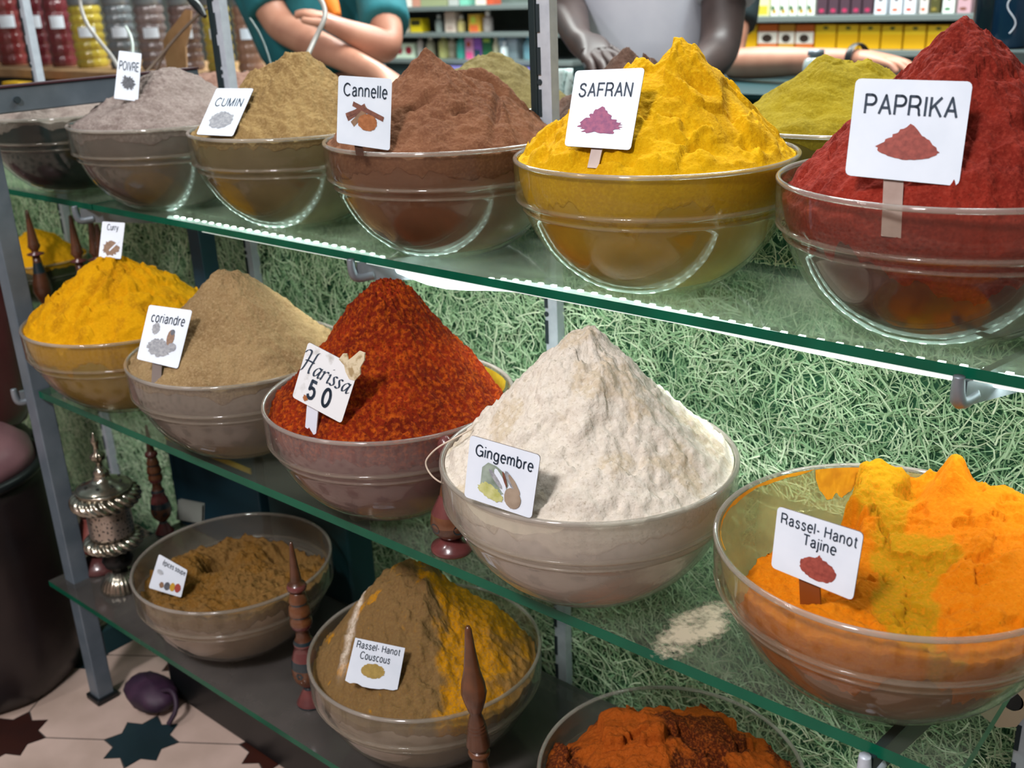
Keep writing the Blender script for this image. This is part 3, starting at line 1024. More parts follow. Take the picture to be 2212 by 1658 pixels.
def heap(nm):
    bx, by, bz, R = BOWLS[nm]
    ua, va = frame_uv(nm)
    near = nm in ('paprika', 'safran', 'cannelle', 'gingembre', 'harissa', 'tajine', 'coriandre', 'curry', 'couscous', 'epices', 'cumin', 'low')
    NR, NT = (130, 300) if near else (60, 140)
    th = np.linspace(0, 2 * np.pi, NT, endpoint=False)
    s = (np.arange(1, NR + 1) / NR)
    edge = np.clip(ZF[nm](np.cos(th) * .965, np.sin(th) * .965), .30, BH - .012)
    re = r_in(edge) - .006
    S, T = np.meshgrid(s, th, indexing='ij')
    U, V = S * re[None, :] * np.cos(T), S * re[None, :] * np.sin(T)
    Z = ZF[nm](U, V)
    k = sstep(.93, 1.0, S)
    Z = np.maximum(Z, .16) * (1 - k) + np.minimum(Z, edge[None, :]) * k
    Z[-1, :] = edge
    u_all, v_all, z_all = [U], [V], [Z]
    fd = FILL_DEPTH.get(nm, .10)
    wav = 1 + .55 * fbm(np.cos(th) * 2.2, np.sin(th) * 2.2, 200 + len(nm)) + .18 * fbm(np.cos(th) * 9, np.sin(th) * 9, 230)
    zb = np.maximum(edge - fd * np.clip(wav, .35, 1.8), .12)
    NB = 8
    for q in range(1, NB + 1):
        zz = edge + (zb - edge) * q / NB
        rr = r_in(zz) - .006
        u_all.append((rr * np.cos(th))[None]); v_all.append((rr * np.sin(th))[None]); z_all.append(zz[None])
    UU, VV, ZZ = np.concatenate(u_all), np.concatenate(v_all), np.concatenate(z_all)
    X = (UU * ua[0] + VV * va[0]) * R
    Y = (UU * ua[1] + VV * va[1]) * R
    P = np.stack([X, Y, ZZ * R], -1).reshape(-1, 3)
    c0 = float(ZF[nm](np.array([0.]), np.array([0.]))[0]) * R
    P = np.concatenate([P, [[0, 0, c0], [0, 0, float(zb.min() - .02) * R]]])
    n = NR + NB
    I = np.arange(n * NT).reshape(n, NT)
    Q = np.stack([I[:-1, :], I[1:, :], np.roll(I[1:, :], -1, 1), np.roll(I[:-1, :], -1, 1)], -1).reshape(-1, 4)
    ci = n * NT
    faces = Q.tolist() + [[ci, int(I[0, k_]), int(I[0, (k_ + 1) % NT])] for k_ in range(NT)] + [[ci + 1, int(I[-1, (k_ + 1) % NT]), int(I[-1, k_])] for k_ in range(NT)]
    me = bpy.data.meshes.new('spice_heap')
    me.from_pydata(P.tolist(), [], faces)
    me.polygons.foreach_set('use_smooth', [True] * len(faces))
    c1, c2, sc, c3, lab = SPICE[nm]
    uu, vv = np.append(UU.reshape(-1), [0, 0]), np.append(VV.reshape(-1), [0, 0])
    zz_ = np.append(ZZ.reshape(-1), [1, 0])
    pat = None
    if nm == 'couscous':
        a_ = uu * .9 + .18 * fbm(uu * 2.5, vv * 2.5, 301) + .08 * fbm(uu * 9, vv * 9, 302)
        pat = sstep(.0, .1, a_) * (1 - .75 * sstep(.62, .75, a_ - .3 * vv) ) + .8 * slab(uu, vv, 305, 5, .62, .05) * sstep(.0, -.3, a_)
        pat2 = sstep(.06, .0, np.abs(uu + .58 - .30 * vv + .05 * fbm(uu * 4, vv * 4, 306))) * sstep(-.45, -.2, vv)
    elif nm == 'tajine':
        pat = sstep(-.05, .05, .42 * fbm(uu * 1.6, vv * 1.6, 310) + .26 - 1.6 * np.abs(uu - .12 + .25 * (vv + .3)) + .0) * sstep(1.15, 1.0, zz_)
    elif nm == 'low':
        pat = sstep(-.05, .12, fbm(uu * 1.7, vv * 1.7, 320) + .1 - .5 * np.exp(-((uu + .1) / .25) ** 2))
    elif nm == 'epices':
        pat = sstep(.0, .3, fbm(uu * 2, vv * 2, 330))
    elif nm == 'gingembre':
        pat = .7 * sstep(.05, .35, fbm(uu * 3, vv * 3, 340))
    elif nm == 'curry':
        pat = sstep(.1, .3, fbm(uu * 3, vv * 3, 350))
    if pat is not None:
        at = me.attributes.new('patch', 'FLOAT', 'POINT'); at.data.foreach_set('value', np.clip(pat, 0, 1).astype(np.float32))
        if nm == 'couscous':
            at = me.attributes.new('patch2', 'FLOAT', 'POINT'); at.data.foreach_set('value', np.clip(pat2, 0, 1).astype(np.float32))
    coarse = {'harissa': 1.0, 'gingembre': .1, 'coriandre': .3, 'paprika': .3, 'poivre': .3}.get(nm, 0.)
    me.materials.append(powder_mat(nm, c1, c2, sc, c3, 700. if nm not in ('harissa', 'poivre', 'gingembre') else 420., {'harissa': .95, 'gingembre': .75, 'cumin': .75, 'coriandre': .7, 'poivre': .8, 'paprika': .6, 'couscous': .6, 'epices': .6, 'cannelle': .5}.get(nm, .42), coarse))
    o = bpy.data.objects.new('spice_heap', me)
    COL.objects.link(o)
    o.location = (bx, by, bz)
    tag(o, lab, 'spice', 'heaps of powdered spice')
    # what shows through the glass below the powder: an opaque lining of the inner wall, coloured per bowl
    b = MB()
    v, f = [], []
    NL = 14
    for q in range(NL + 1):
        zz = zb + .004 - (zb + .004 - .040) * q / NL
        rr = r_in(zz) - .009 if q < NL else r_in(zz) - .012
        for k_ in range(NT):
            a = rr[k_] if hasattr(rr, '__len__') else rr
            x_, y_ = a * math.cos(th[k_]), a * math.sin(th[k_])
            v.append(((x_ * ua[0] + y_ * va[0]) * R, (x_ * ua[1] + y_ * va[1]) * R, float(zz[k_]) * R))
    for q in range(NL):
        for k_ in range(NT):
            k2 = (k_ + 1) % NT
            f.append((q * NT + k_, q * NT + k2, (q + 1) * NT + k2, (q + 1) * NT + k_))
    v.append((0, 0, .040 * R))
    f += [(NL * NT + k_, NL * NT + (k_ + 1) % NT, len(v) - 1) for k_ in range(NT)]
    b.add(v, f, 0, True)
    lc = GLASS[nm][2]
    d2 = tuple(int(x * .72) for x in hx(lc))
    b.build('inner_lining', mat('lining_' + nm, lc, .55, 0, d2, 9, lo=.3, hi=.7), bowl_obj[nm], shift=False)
    return o


for nm in BOWLS:
    heap(nm)


def surface_z(nm, x, y):
    bx, by, bz, R = BOWLS[nm]
    ua, va = frame_uv(nm)
    p = np.array([x - bx, y - by]) / R
    u, v = float(p @ ua), float(p @ va)
    if u * u + v * v > .95 ** 2:
        return None
    return bz + R * float(ZF[nm](np.array([u]), np.array([v]))[0])


def hit_heap(nm, px, py):
    """Where the sight line through a pixel first meets this heap."""
    r = ray(px, py)
    bx, by, bz, R = BOWLS[nm]
    for t in np.arange(.5, 4, .002):
        p = EYE + r * t
        z = surface_z(nm, p[0], p[1])
        if z is not None and p[2] <= z:
            return p
    return None


# smears of powder left on bowls: tajine rim and inner wall, ginger spill on the glass shelf
def spill(name, c, rx, ry, rot, z, col, label, seed, parent=None):
    b = MB()
    v, f = [], []
    NA, NRR = 60, 10
    for i in range(NRR + 1):
        for k in range(NA):
            a = 2 * math.pi * k / NA
            q = i / NRR * (1 + .35 * float(fbm(np.array([math.cos(a) * 2]), np.array([math.sin(a) * 2]), seed)[0]))
            x_, y_ = rx * q * math.cos(a), ry * q * math.sin(a)
            h = .0035 * max(0, 1 - (i / NRR) ** 2) * (1 + .5 * float(perlin(np.array([x_ * 90]), np.array([y_ * 90]), seed)[0])) + .0003
            v.append((c[0] + x_ * math.cos(rot) - y_ * math.sin(rot), c[1] + x_ * math.sin(rot) + y_ * math.cos(rot), z + h))
    for i in range(NRR):
        for k in range(NA):
            k2 = (k + 1) % NA
            f.append((i * NA + k, i * NA + k2, (i + 1) * NA + k2, (i + 1) * NA + k))
    b.add(v, f, 0, True)
    return b.build(name, col)


def dust_patch_mat():
    mt = bpy.data.materials.new('spilled_ginger_dust')
    mt.use_nodes = True
    nt = mt.node_tree
    bs = nt.nodes['Principled BSDF']
    bs.inputs['Base Color'].default_value = L4('d3c6ac')
    bs.inputs['Roughness'].default_value = .95
    tc = nt.nodes.new('ShaderNodeTexCoord')
    at = nt.nodes.new('ShaderNodeAttribute'); at.attribute_name = 'cover'
    n = nt.nodes.new('ShaderNodeTexNoise'); n.inputs['Scale'].default_value = 160; n.inputs['Detail'].default_value = 6
    nt.links.new(tc.outputs['Object'], n.inputs['Vector'])
    ad = nt.nodes.new('ShaderNodeMath'); ad.operation = 'ADD'
    nt.links.new(at.outputs['Fac'], ad.inputs[0]); nt.links.new(n.outputs['Fac'], ad.inputs[1])
    r = nt.nodes.new('ShaderNodeMapRange'); r.inputs[1].default_value, r.inputs[2].default_value, r.inputs[4].default_value = .85, 1.35, .85
    nt.links.new(ad.outputs[0], r.inputs[0]); nt.links.new(r.outputs[0], bs.inputs['Alpha'])
    return mt


pa, pb = at_z(1425, 1420, ZM), at_z(1590, 1285, ZM)
du = (pb - pa)[:2]; dn = np.array([-du[1], du[0]])
nx_, ny_ = 60, 40
v, f, cov = [], [], []
for i in range(nx_ + 1):
    for k in range(ny_ + 1):
        a, c_ = i / nx_ * 1.5 - .25, (k / ny_ - .5) * 1.5
        q_ = pa[:2] + du * a + dn * c_ * .62
        v.append((q_[0], q_[1], ZM + .0006))
        e = ((a - .45) / .55) ** 2 + (c_ / .40) ** 2
        cov.append(max(0., 1.0 - e) * .9 + .35 * float(fbm(np.array([a * 4]), np.array([c_ * 4]), 8)[0]) * max(0, 1.1 - e))
for i in range(nx_):
    for k in range(ny_):
        q_ = i * (ny_ + 1) + k
        f.append((q_, q_ + ny_ + 1, q_ + ny_ + 2, q_ + 1))
b = MB(); b.add(v, f, 0, True)
o = b.build('powder_spill', dust_patch_mat())
at = o.data.attributes.new('cover', 'FLOAT', 'POINT'); at.data.foreach_set('value', np.array(cov, np.float32))
tag(o, 'cream powder spilled on the middle glass between ginger and tajine bowls', 'powder', kind='stuff')


def smear(nm, t0, t1, z0, z1, col, seed, name='powder_smear', off=.011, edge=.25):
    """Powder stuck to the inner wall of a bowl between two angles (view frame) and two heights."""
    bx, by, bz, R = BOWLS[nm]
    ua, va = frame_uv(nm)
    b = MB()
    v, f = [], []
    NA, NZ = 40, 8
    for i in range(NA + 1):
        q = i / NA
        t = math.radians(t0 + (t1 - t0) * q)
        e = math.sin(math.pi * q) ** .5
        zz0 = z1 - (z1 - z0) * e * (1 + edge * float(fbm(np.array([q * 4.]), np.array([seed * 1.]), seed)[0]))
        for j in range(NZ + 1):
            z = z1 + (zz0 - z1) * j / NZ
            rr = float(r_in(min(z, .90))) - off * (1 + .5 * float(perlin(np.array([q * 20]), np.array([z * 20]), seed)[0]))
            x_, y_ = rr * math.cos(t), rr * math.sin(t)
            v.append(((x_ * ua[0] + y_ * va[0]) * R, (x_ * ua[1] + y_ * va[1]) * R, z * R))
    for i in range(NA):
        for j in range(NZ):
            a = i * (NZ + 1) + j
            f.append((a, a + NZ + 1, a + NZ + 2, a + 1))
    b.add(v, f, 0, True)
    return b.build(name, col, bowl_obj[nm], shift=False)


M_turm = mat('turmeric_smear', 'e2a510', .9, 0, 'd08f0a', 60)
smear('tajine', 104, 122, .70, .915, M_turm, 3)
smear('tajine', 122, 205, .885, .918, M_turm, 4, edge=.8)
smear('harissa', 5, 42, .70, .90, mat('yellow_dust_smear', 'd8c018', .9), 6)
smear('gingembre', 215, 262, .79, .90, mat('ginger_smear', 'e6decb', .95), 8, off=.003)
# yellow dust film inside the tajine bowl
smear('tajine', 40, 225, .34, .905, glass_mat('tajine_dust', (.95, .93, .72), 'cfc98a', .55, .5, nscale=18, refl=.1), 9, name='dust_film', off=.004, edge=.1)

# ------------------------------------------------------------------ price cards
def arc(cx, cy, rx, ry, a0, a1, n=18):
    return [(cx + rx * math.cos(math.radians(a0 + (a1 - a0) * k / n)), cy + ry * math.sin(math.radians(a0 + (a1 - a0) * k / n))) for k in range(n + 1)]


_SC = [(.56, .80), (.50, .94), (.32, 1.0), (.14, .95), (.05, .80), (.10, .64), (.30, .55), (.50, .46), (.59, .30), (.54, .10), (.36, 0), (.16, .02), (.04, .14), (.01, .26)]
_sc = [(.40, .54), (.34, .67), (.22, .72), (.09, .68), (.05, .54), (.12, .43), (.25, .37), (.38, .29), (.41, .15), (.34, .03), (.21, -.01), (.08, .02), (.02, .17)]
_P = [(0, 0), (0, 1), (.34, 1)] + arc(.34, .74, .26, .26, 90, -90, 12) + [(0, .48)]
_a = [[(.05, .54), (.12, .68), (.25, .72), (.38, .68), (.43, .55), (.43, .12), (.51, 0)], [(.43, .44), (.22, .39), (.06, .32), (.02, .16), (.10, .02), (.24, -.01), (.36, .05), (.43, .20)]]
_e = [[(.02, .38), (.50, .38)] + arc(.26, .36, .25, .37, 3, 318, 24)]
_bowl = arc(.25, .36, .25, .37, 0, 360, 26)
GLYPH = {
    'P': (.72, [_P]), 'R': (.76, [_P, [(.34, .48), (.50, .43), (.57, .30), (.59, .10), (.64, 0)]]), 'O': (.92, [arc(.40, .5, .40, .51, 0, 360, 30)]), 'I': (.24, [[(.06, 0), (.06, 1)]]),
    'V': (.72, [[(0, 1), (.31, 0), (.62, 1)]]), 'E': (.70, [[(.56, 1), (0, 1), (0, 0), (.58, 0)], [(0, .53), (.52, .53)]]), 'C': (.86, [arc(.40, .5, .40, .51, 42, 318, 26)]),
    'U': (.78, [[(0, 1), (0, .34)] + arc(.31, .33, .31, .34, 180, 360, 14) + [(.62, 1)]]), 'M': (.88, [[(0, 0), (0, 1), (.36, 0), (.72, 1), (.72, 0)]]), 'N': (.78, [[(0, 0), (0, 1), (.62, 0), (.62, 1)]]),
    'S': (.74, [_SC]), 'A': (.80, [[(0, 0), (.34, 1), (.68, 0)], [(.12, .34), (.56, .34)]]), 'F': (.66, [[(.56, 1), (0, 1), (0, 0)], [(0, .52), (.48, .52)]]), 'K': (.74, [[(0, 0), (0, 1)], [(.60, 1), (0, .38)], [(.22, .60), (.64, 0)]]),
    'G': (.92, [arc(.40, .5, .40, .51, 40, 335, 26) + [(.76, .48), (.44, .48)], [(.76, .48), (.76, 0)]]), 'H': (.78, [[(0, 0), (0, 1)], [(.62, 0), (.62, 1)], [(0, .53), (.62, .53)]]), 'T': (.68, [[(0, 1), (.62, 1)], [(.31, 1), (.31, 0)]]),
    'a': (.62, _a), 'n': (.62, [[(0, 0), (0, .72)], [(0, .44), (.05, .60), (.15, .70), (.27, .72), (.40, .66), (.45, .52), (.45, 0)]]), 'e': (.64, _e), 'l': (.16, [[(0, 0), (0, 1)]]),
    'c': (.58, [arc(.25, .36, .25, .37, 45, 315, 20)]), 'o': (.66, [_bowl]), 'r': (.36, [[(0, 0), (0, .72)], [(0, .42), (.05, .60), (.15, .70), (.27, .71)]]), 'i': (.16, [[(0, 0), (0, .72)], [(0, .90), (0, 1.0)]]),
    'd': (.66, [_bowl, [(.5, 0), (.5, 1)]]), 'g': (.66, [_bowl, [(.5, .72), (.5, -.10), (.44, -.24), (.26, -.29), (.08, -.24), (.04, -.14)]]), 'm': (.92, [[(0, 0), (0, .72)], [(0, .44), (.06, .62), (.18, .72), (.30, .68), (.37, .54), (.37, 0)], [(.37, .44), (.43, .62), (.55, .72), (.67, .68), (.74, .54), (.74, 0)]]),
    'b': (.66, [_bowl, [(0, 0), (0, 1)]]), 't': (.34, [[(.11, .94), (.11, .14), (.16, .02), (.28, .02)], [(-.02, .72), (.27, .72)]]), 's': (.56, [_sc]), 'j': (.18, [[(.02, .72), (.02, -.12), (-.02, -.25), (-.12, -.27)], [(.02, .90), (.02, 1.0)]]),
    'u': (.62, [[(0, .72), (0, .20), (.06, .04), (.18, -.01), (.32, .03), (.42, .14), (.45, .28)], [(.45, .72), (.45, 0)]]), 'p': (.66, [_bowl, [(0, .72), (0, -.28)]]), 'y': (.58, [[(0, .72), (.24, 0)], [(.48, .72), (.22, -.06), (.15, -.24), (.02, -.27)]]),
    'é': (.64, _e + [[(.20, .88), (.34, 1.06)]]), '-': (.40, [[(0, .36), (.24, .36)]]), ' ': (.24, []),
    '5': (.66, [[(.50, 1), (.10, 1), (.04, .50), (.20, .62), (.38, .60), (.50, .46), (.52, .26), (.42, .06), (.24, 0), (.08, .06), (.01, .20)]]), '0': (.66, [arc(.27, .5, .27, .51, 0, 360, 28)]),
}


def font_mesh(txt, weight=.11, shear=0.):
    """Plain sans lettering drawn as pen strokes of even width."""
    V, Fc = [], []
    x = 0.
    for ch in txt:
        adv, strokes = GLYPH[ch]
        for st in strokes:
            for i in range(len(st) - 1):
                p0, p1 = np.array(st[i], float), np.array(st[i + 1], float)
                d = p1 - p0
                d /= np.linalg.norm(d) + 1e-9
                n = np.array([-d[1], d[0]]) * weight / 2
                b0 = len(V)
                V += [p0 + n, p0 - n, p1 - n, p1 + n]
                V[b0:] = [q + np.array([x, 0]) for q in V[b0:]]
                Fc.append([b0, b0 + 1, b0 + 2, b0 + 3])
            for i in range(1, len(st) - 1):
                b0 = len(V)
                V += [np.array([x + st[i][0] + weight / 2 * math.cos(t), st[i][1] + weight / 2 * math.sin(t)]) for t in np.linspace(0, 2 * math.pi, 9)[:-1]]
                Fc.append(list(range(b0, b0 + 8)))
        x += adv + .12
    V = np.array(V)
    V[:, 0] += shear * V[:, 1]
    return V, Fc, V.min(0), V.max(0)


SCRIPT = {
    'H': (.74, [[(-.12, .80), (-.04, .95), (.10, 1.0), (.22, .95), (.20, .6), (.14, .25), (.08, .02), (-.02, -.04)], [(.66, 1.04), (.56, .98), (.52, .6), (.46, .2), (.50, .0), (.58, .04)], [(.06, .50), (.30, .54), (.60, .52)]]),
    'a': (.50, [[(.38, .40), (.26, .47), (.10, .36), (.03, .16), (.10, .01), (.22, .06), (.36, .34)], [(.40, .47), (.34, .18), (.34, .03), (.40, .0), (.50, .10)]]),
    'r': (.38, [[(-.02, .36), (.08, .46), (.08, .30), (.03, .0)], [(.08, .30), (.18, .44), (.28, .47), (.33, .42)]]),
    'i': (.22, [[(-.02, .36), (.08, .46), (.07, .25), (.04, .05), (.10, .0), (.18, .08)], [(.11, .66), (.15, .70)]]),
    's': (.34, [[(.28, .42), (.18, .47), (.07, .40), (.12, .28), (.22, .16), (.20, .04), (.08, .0), (-.02, .06)]]),
}


def script_word(word, nib=.085, ang_=.62, thin=.016, slant=.18):
    V, Fc = [], []
    x = 0.
    nv = np.array([math.cos(ang_), math.sin(ang_)]) * nib / 2
    for ch in word:
        adv, strokes = SCRIPT[ch]
        for st in strokes:
            P = [np.array(p) for p in st]
            for _ in range(2):
                if len(P) > 2:
                    Q = [P[0]]
                    for i in range(len(P) - 1):
                        Q += [P[i] * .75 + P[i + 1] * .25, P[i] * .25 + P[i + 1] * .75]
                    P = Q + [P[-1]]
            b0 = len(V)
            for i, p_ in enumerate(P):
                t = P[min(i + 1, len(P) - 1)] - P[max(i - 1, 0)]
                t = t / (np.linalg.norm(t) + 1e-9)
                n = np.array([-t[1], t[0]])
                o = nv if nv @ n >= 0 else -nv
                o = o + n * thin / 2
                for s in (1, -1):
                    q = p_ + o * s
                    V.append((x + q[0] + slant * q[1], q[1]))
            for i in range(len(P) - 1):
                Fc.append([b0 + 2 * i, b0 + 2 * i + 1, b0 + 2 * i + 3, b0 + 2 * i + 2])
        x += adv
    V = np.array(V)
    return V, Fc, V.min(0), V.max(0)


def blob(cx, cy, rx, ry, seed, kind='oval', jag=.12, n=48):
    rs = np.random.RandomState(seed)
    pts = []
    for k in range(n):
        a = 2 * math.pi * k / n
        if kind == 'pile':
            c, s = math.cos(a), math.sin(a)
            if s >= 0:
                d = 1 / (abs(c) + abs(s) * 1.0 + 1e-6)
                x_, y_ = c * d, s * d * 1.25
            else:
                x_, y_ = c, s * .55
        else:
            x_, y_ = math.cos(a), math.sin(a)
        j = 1 + jag * rs.uniform(-1, 1)
        pts.append((cx + rx * x_ * j, cy + ry * y_ * j))
    return pts


def oval(cx, cy, rx, ry, rot, seed=1, jag=.05, n=36):
    rs = np.random.RandomState(seed)
    c, s_ = math.cos(math.radians(rot)), math.sin(math.radians(rot))
    out = []
    for k in range(n):
        a = 2 * math.pi * k / n
        j = 1 + jag * rs.uniform(-1, 1)
        x_, y_ = rx * math.cos(a) * j, ry * math.sin(a) * j
        out.append((cx + x_ * c - y_ * s_, cy + x_ * s_ + y_ * c))
    return out


def strip(x0, y0, x1, y1, w):
    d = np.array([x1 - x0, y1 - y0]); d /= np.linalg.norm(d)
    n = np.array([-d[1], d[0]]) * w
    return [(x0 + n[0], y0 + n[1]), (x0 - n[0], y0 - n[1]), (x1 - n[0], y1 - n[1]), (x1 + n[0], y1 + n[1])]


def fit_plane(C, anchor, back_az):
    """Plane through the anchor whose cut with the four corner sight lines is closest to a rectangle."""
    best = None
    rs = [ray(*c) for c in C]
    for az in np.radians(np.arange(-50, 51, 4)):
        for el in np.radians(np.arange(-5, 56, 4)):
            h = -np.array([back_az[0], back_az[1]])
            c, s = math.cos(az), math.sin(az)
            hx_ = np.array([h[0] * c - h[1] * s, h[0] * s + h[1] * c])
            n = np.array([hx_[0] * math.cos(el), hx_[1] * math.cos(el), math.sin(el)])
            Q = []
            for r_ in rs:
                den = r_ @ n
                if abs(den) < .25:
                    break
                Q.append(EYE + r_ * (((anchor - EYE) @ n) / den))
            if len(Q) < 4:
                continue
            TL, TR, BR, BL = Q
            e = 0
            for a_, b_, c_ in ((TL, TR, BL), (TR, BR, TL), (BR, BL, TR), (BL, TL, BR)):
                p_, q_ = b_ - a_, c_ - a_
                e += (p_ @ q_ / np.linalg.norm(p_) / np.linalg.norm(q_)) ** 2
            e += .10 * az ** 2 + .10 * (el - .35) ** 2
            if best is None or e < best[0]:
                best = (e, Q, n)
    return best[1], best[2]


def card(nm, corners, stick_px, texts, pics, label, stick=None, stick_mat=None, ragged=False, extra=None, cardm=None):
    """corners in order TL, TR, BR, BL; texts: (string, u0, u1, v0, v1, style); pics: (polygon in card units, material)."""
    a = hit_heap(nm, *stick_px)
    if a is None:
        bx, by, bz, R = BOWLS[nm]
        d = np.array([bx, by]); d = d / np.linalg.norm(d)
        a = at_y(stick_px[0], stick_px[1], by - R * d[1] * .90)
    va = frame_uv(nm)[1]
    a0 = np.array(a)
    for tries in range(22):
        Q, n = fit_plane(corners, a, va)
        bad = 0
        for u_ in np.linspace(0, 1, 6):
            for v_ in np.linspace(.0 if stick else .10, 1, 6):
                p_ = (Q[0] * (1 - u_) + Q[1] * u_) * v_ + (Q[3] * (1 - u_) + Q[2] * u_) * (1 - v_)
                zs = surface_z(nm, p_[0], p_[1])
                if zs is not None and p_[2] < zs + .001:
                    bad += 1
        if not bad:
            break
        a = EYE + (a0 - EYE) * (1 - .009 * (tries + 1))
    TL, TR, BR, BL = Q
    if n @ (EYE - TL) < 0:
        n = -n

    def P(u, v, off=0.):
        """u right 0..1, v up 0..1"""
        p_ = (TL * (1 - u) + TR * u) * v + (BL * (1 - u) + BR * u) * (1 - v)
        return p_ + n * off
    wid = np.linalg.norm(TR - TL)
    hgt = np.linalg.norm(TL - BL)
    root = empty('price_card', tuple((BL + BR) / 2), label, 'price card', 'spice name cards')
    b = MB()
    pts = []
    r_ = .05
    for (cx, cy, a0) in ((r_, r_ * wid / hgt, 180), (1 - r_, r_ * wid / hgt, 270), (1 - r_, 1 - r_ * wid / hgt, 0), (r_, 1 - r_ * wid / hgt, 90)):
        for k in range(4):
            t = math.radians(a0 + 30 * k)
            pts.append((cx + r_ * math.cos(t), cy + r_ * wid / hgt * math.sin(t)))
    if ragged:
        rs = np.random.RandomState(9)
        pts = [(0, .06)] + [(x, .02 + .05 * rs.rand()) for x in (.1, .17, .24)] + [(.34, .0), (.5, -.005), (.66, .01)] + [(x, .03 + .05 * rs.rand()) for x in (.74, .85, .92)] + [(1, .08), (1, 1), (0, 1)]
    nn = len(pts)
    bow = lambda u: -.0 * u
    v = [tuple(P(x, y, 0)) for x, y in pts] + [tuple(P(x, y, -.0013)) for x, y in pts]
    b.add(v, [tuple(range(nn))], 0)
    b.add(v, [tuple(reversed(range(nn, 2 * nn)))] + [(k, k + nn, (k + 1) % nn + nn, (k + 1) % nn) for k in range(nn)], 1)
    b.build('card', [cardm or M_card, M_cardedge], root)
    for (txt, u0, u1, v0, v1, sty) in texts:
        if sty == 'script':
            tv, tf, lo, hi = script_word(txt)
        else:
            tv, tf, lo, hi = font_mesh(txt, sty.get('w', .14), sty.get('shear', 0))
        b = MB()
        q = (tv - lo) / (hi - lo)
        b.add([tuple(P(u0 + (u1 - u0) * x, v0 + (v1 - v0) * y, .0005)) for x, y in q], tf)
        b.build('lettering', M_ink if sty == 'script' or not sty.get('mat') else sty['mat'], root)
    if pics:
        b = MB()
        ms = []
        for k, (poly, m_) in enumerate(pics):
            if m_ not in ms:
                ms.append(m_)
            c_ = np.mean(poly, 0)
            vv = [tuple(P(c_[0], c_[1], .0004 + .00006 * k))] + [tuple(P(x, y, .0004 + .00006 * k)) for x, y in poly]
            k_ = len(poly)
            b.add(vv, [(0, 1 + i, 1 + (i + 1) % k_) for i in range(k_)], ms.index(m_))
        b.build('printed_picture', ms, root)
    if stick:
        # the stick goes down from the card into the powder
        (u_, lpx, wid_) = stick
        top = P(u_, .25, -.003)
        mid_ = P(u_, 0., -.003)
        r2 = ray(*lpx)
        n_ = n
        end = EYE + r2 * (((mid_ - EYE) @ n_) / (r2 @ n_))
        end = end + (end - mid_) * .35
        sd = (P(1, 0) - P(0, 0)); sd /= np.linalg.norm(sd)
        b = MB()
        v = []
        for p_ in (top, end):
            for s, o in ((-1, 0), (1, 0), (1, -.0022), (-1, -.0022)):
                v.append(tuple(p_ + sd * s * wid_ + n * o))
        b.add(v, [(0, 1, 5, 4), (1, 2, 6, 5), (2, 3, 7, 6), (3, 0, 4, 7), (3, 2, 1, 0), (4, 5, 6, 7)])
        b.build('stick', stick_mat or M_stick, root)
    if extra:
        extra(root, P, n)
    return root


T0 = {'w': .14}
C_poiv, C_cum, C_grey = mat('print_dark_grey', '5d6168', .6, 0, '474b52', 300), mat('print_grey', 'a2a4a8', .6, 0, '80838a', 300), mat('print_pale_grey', 'b9bfc4', .6, 0, 'a2a9b0', 200)
C_mag = mat('print_magenta', '9c4f70', .6, 0, '7f3f68', 250)
C_pap = mat('print_paprika', '9f4a3e', .6, 0, '82382f', 250)
C_brown, C_brown2, C_orange = mat('print_brown', '7d4b38', .6, 0, '63392c', 250), mat('print_tan', '8f6f54', .6, 0, '7d5f48', 250), mat('print_orange_brown', 'a8683a', .6, 0, '925628', 250)
C_cous = mat('print_couscous', 'a98f4a', .6, 0, '97803f', 250)
C_gin, C_gin2, C_gin3 = mat('print_green_grey', '6f7f70', .6, 0, '9aa89c', 60), mat('print_yellow_green', 'a9ab5e', .6, 0, 'c5c68a', 120), mat('print_taupe', 'a08f7c', .6, 0, '8b7a68', 80)
C_red, C_yel = mat('print_red', 'a04038', .6), mat('print_yellow', 'c0942c', .6)

card('poivre', [(257, 109), (306, 115.5), (298, 219), (246, 212.5)], (272, 216), [('POIVRE', .08, .92, .60, .80, {'w': .135})],
     [(blob(.52, .34, .27, .11, 1, 'pile', .2), C_poiv), (blob(.52, .36, .30, .13, 2, 'oval', .35), C_poiv)], 'small white card reading POIVRE with a printed grey heap')
card('cumin', [(468, 190.5), (548, 191), (502.5, 294), (424, 290)], (465, 292), [('CUMIN', .14, .88, .60, .79, {'w': .12})],
     [(blob(.50, .32, .31, .18, 3, 'oval', .12), C_cum)], 'leaning white card reading CUMIN with a printed grey heap')
card('cannelle', [(731, 162.5), (847, 170), (842, 325), (727, 308)], (785, 317), [('Cannelle', .10, .92, .70, .90, {'w': .14})],
     [(strip(.18, .38, .52, .58, .045), C_brown), (strip(.28, .30, .55, .55, .045), C_brown2), (strip(.28, .60, .86, .42, .035), C_brown), (blob(.56, .35, .18, .12, 5, 'oval', .04), C_orange), (strip(.16, .42, .34, .49, .03), C_brown)],
     'white card reading Cannelle with printed cinnamon sticks', stick=(.35, (775, 330), .0045), stick_mat=M_wood)
card('safran', [(1243, 152.5), (1393, 146), (1362, 324), (1219, 315)], (1287, 350), [('SAFRAN', .10, .88, .64, .83, {'w': .14})],
     [(blob(.48, .31, .28, .17, 6, 'pile', .16), C_mag), (blob(.48, .27, .30, .09, 61, 'oval', .25), C_mag)], 'white card on a clear stick reading SAFRAN with a printed purple heap', stick=(.50, (1283, 352), .0055))
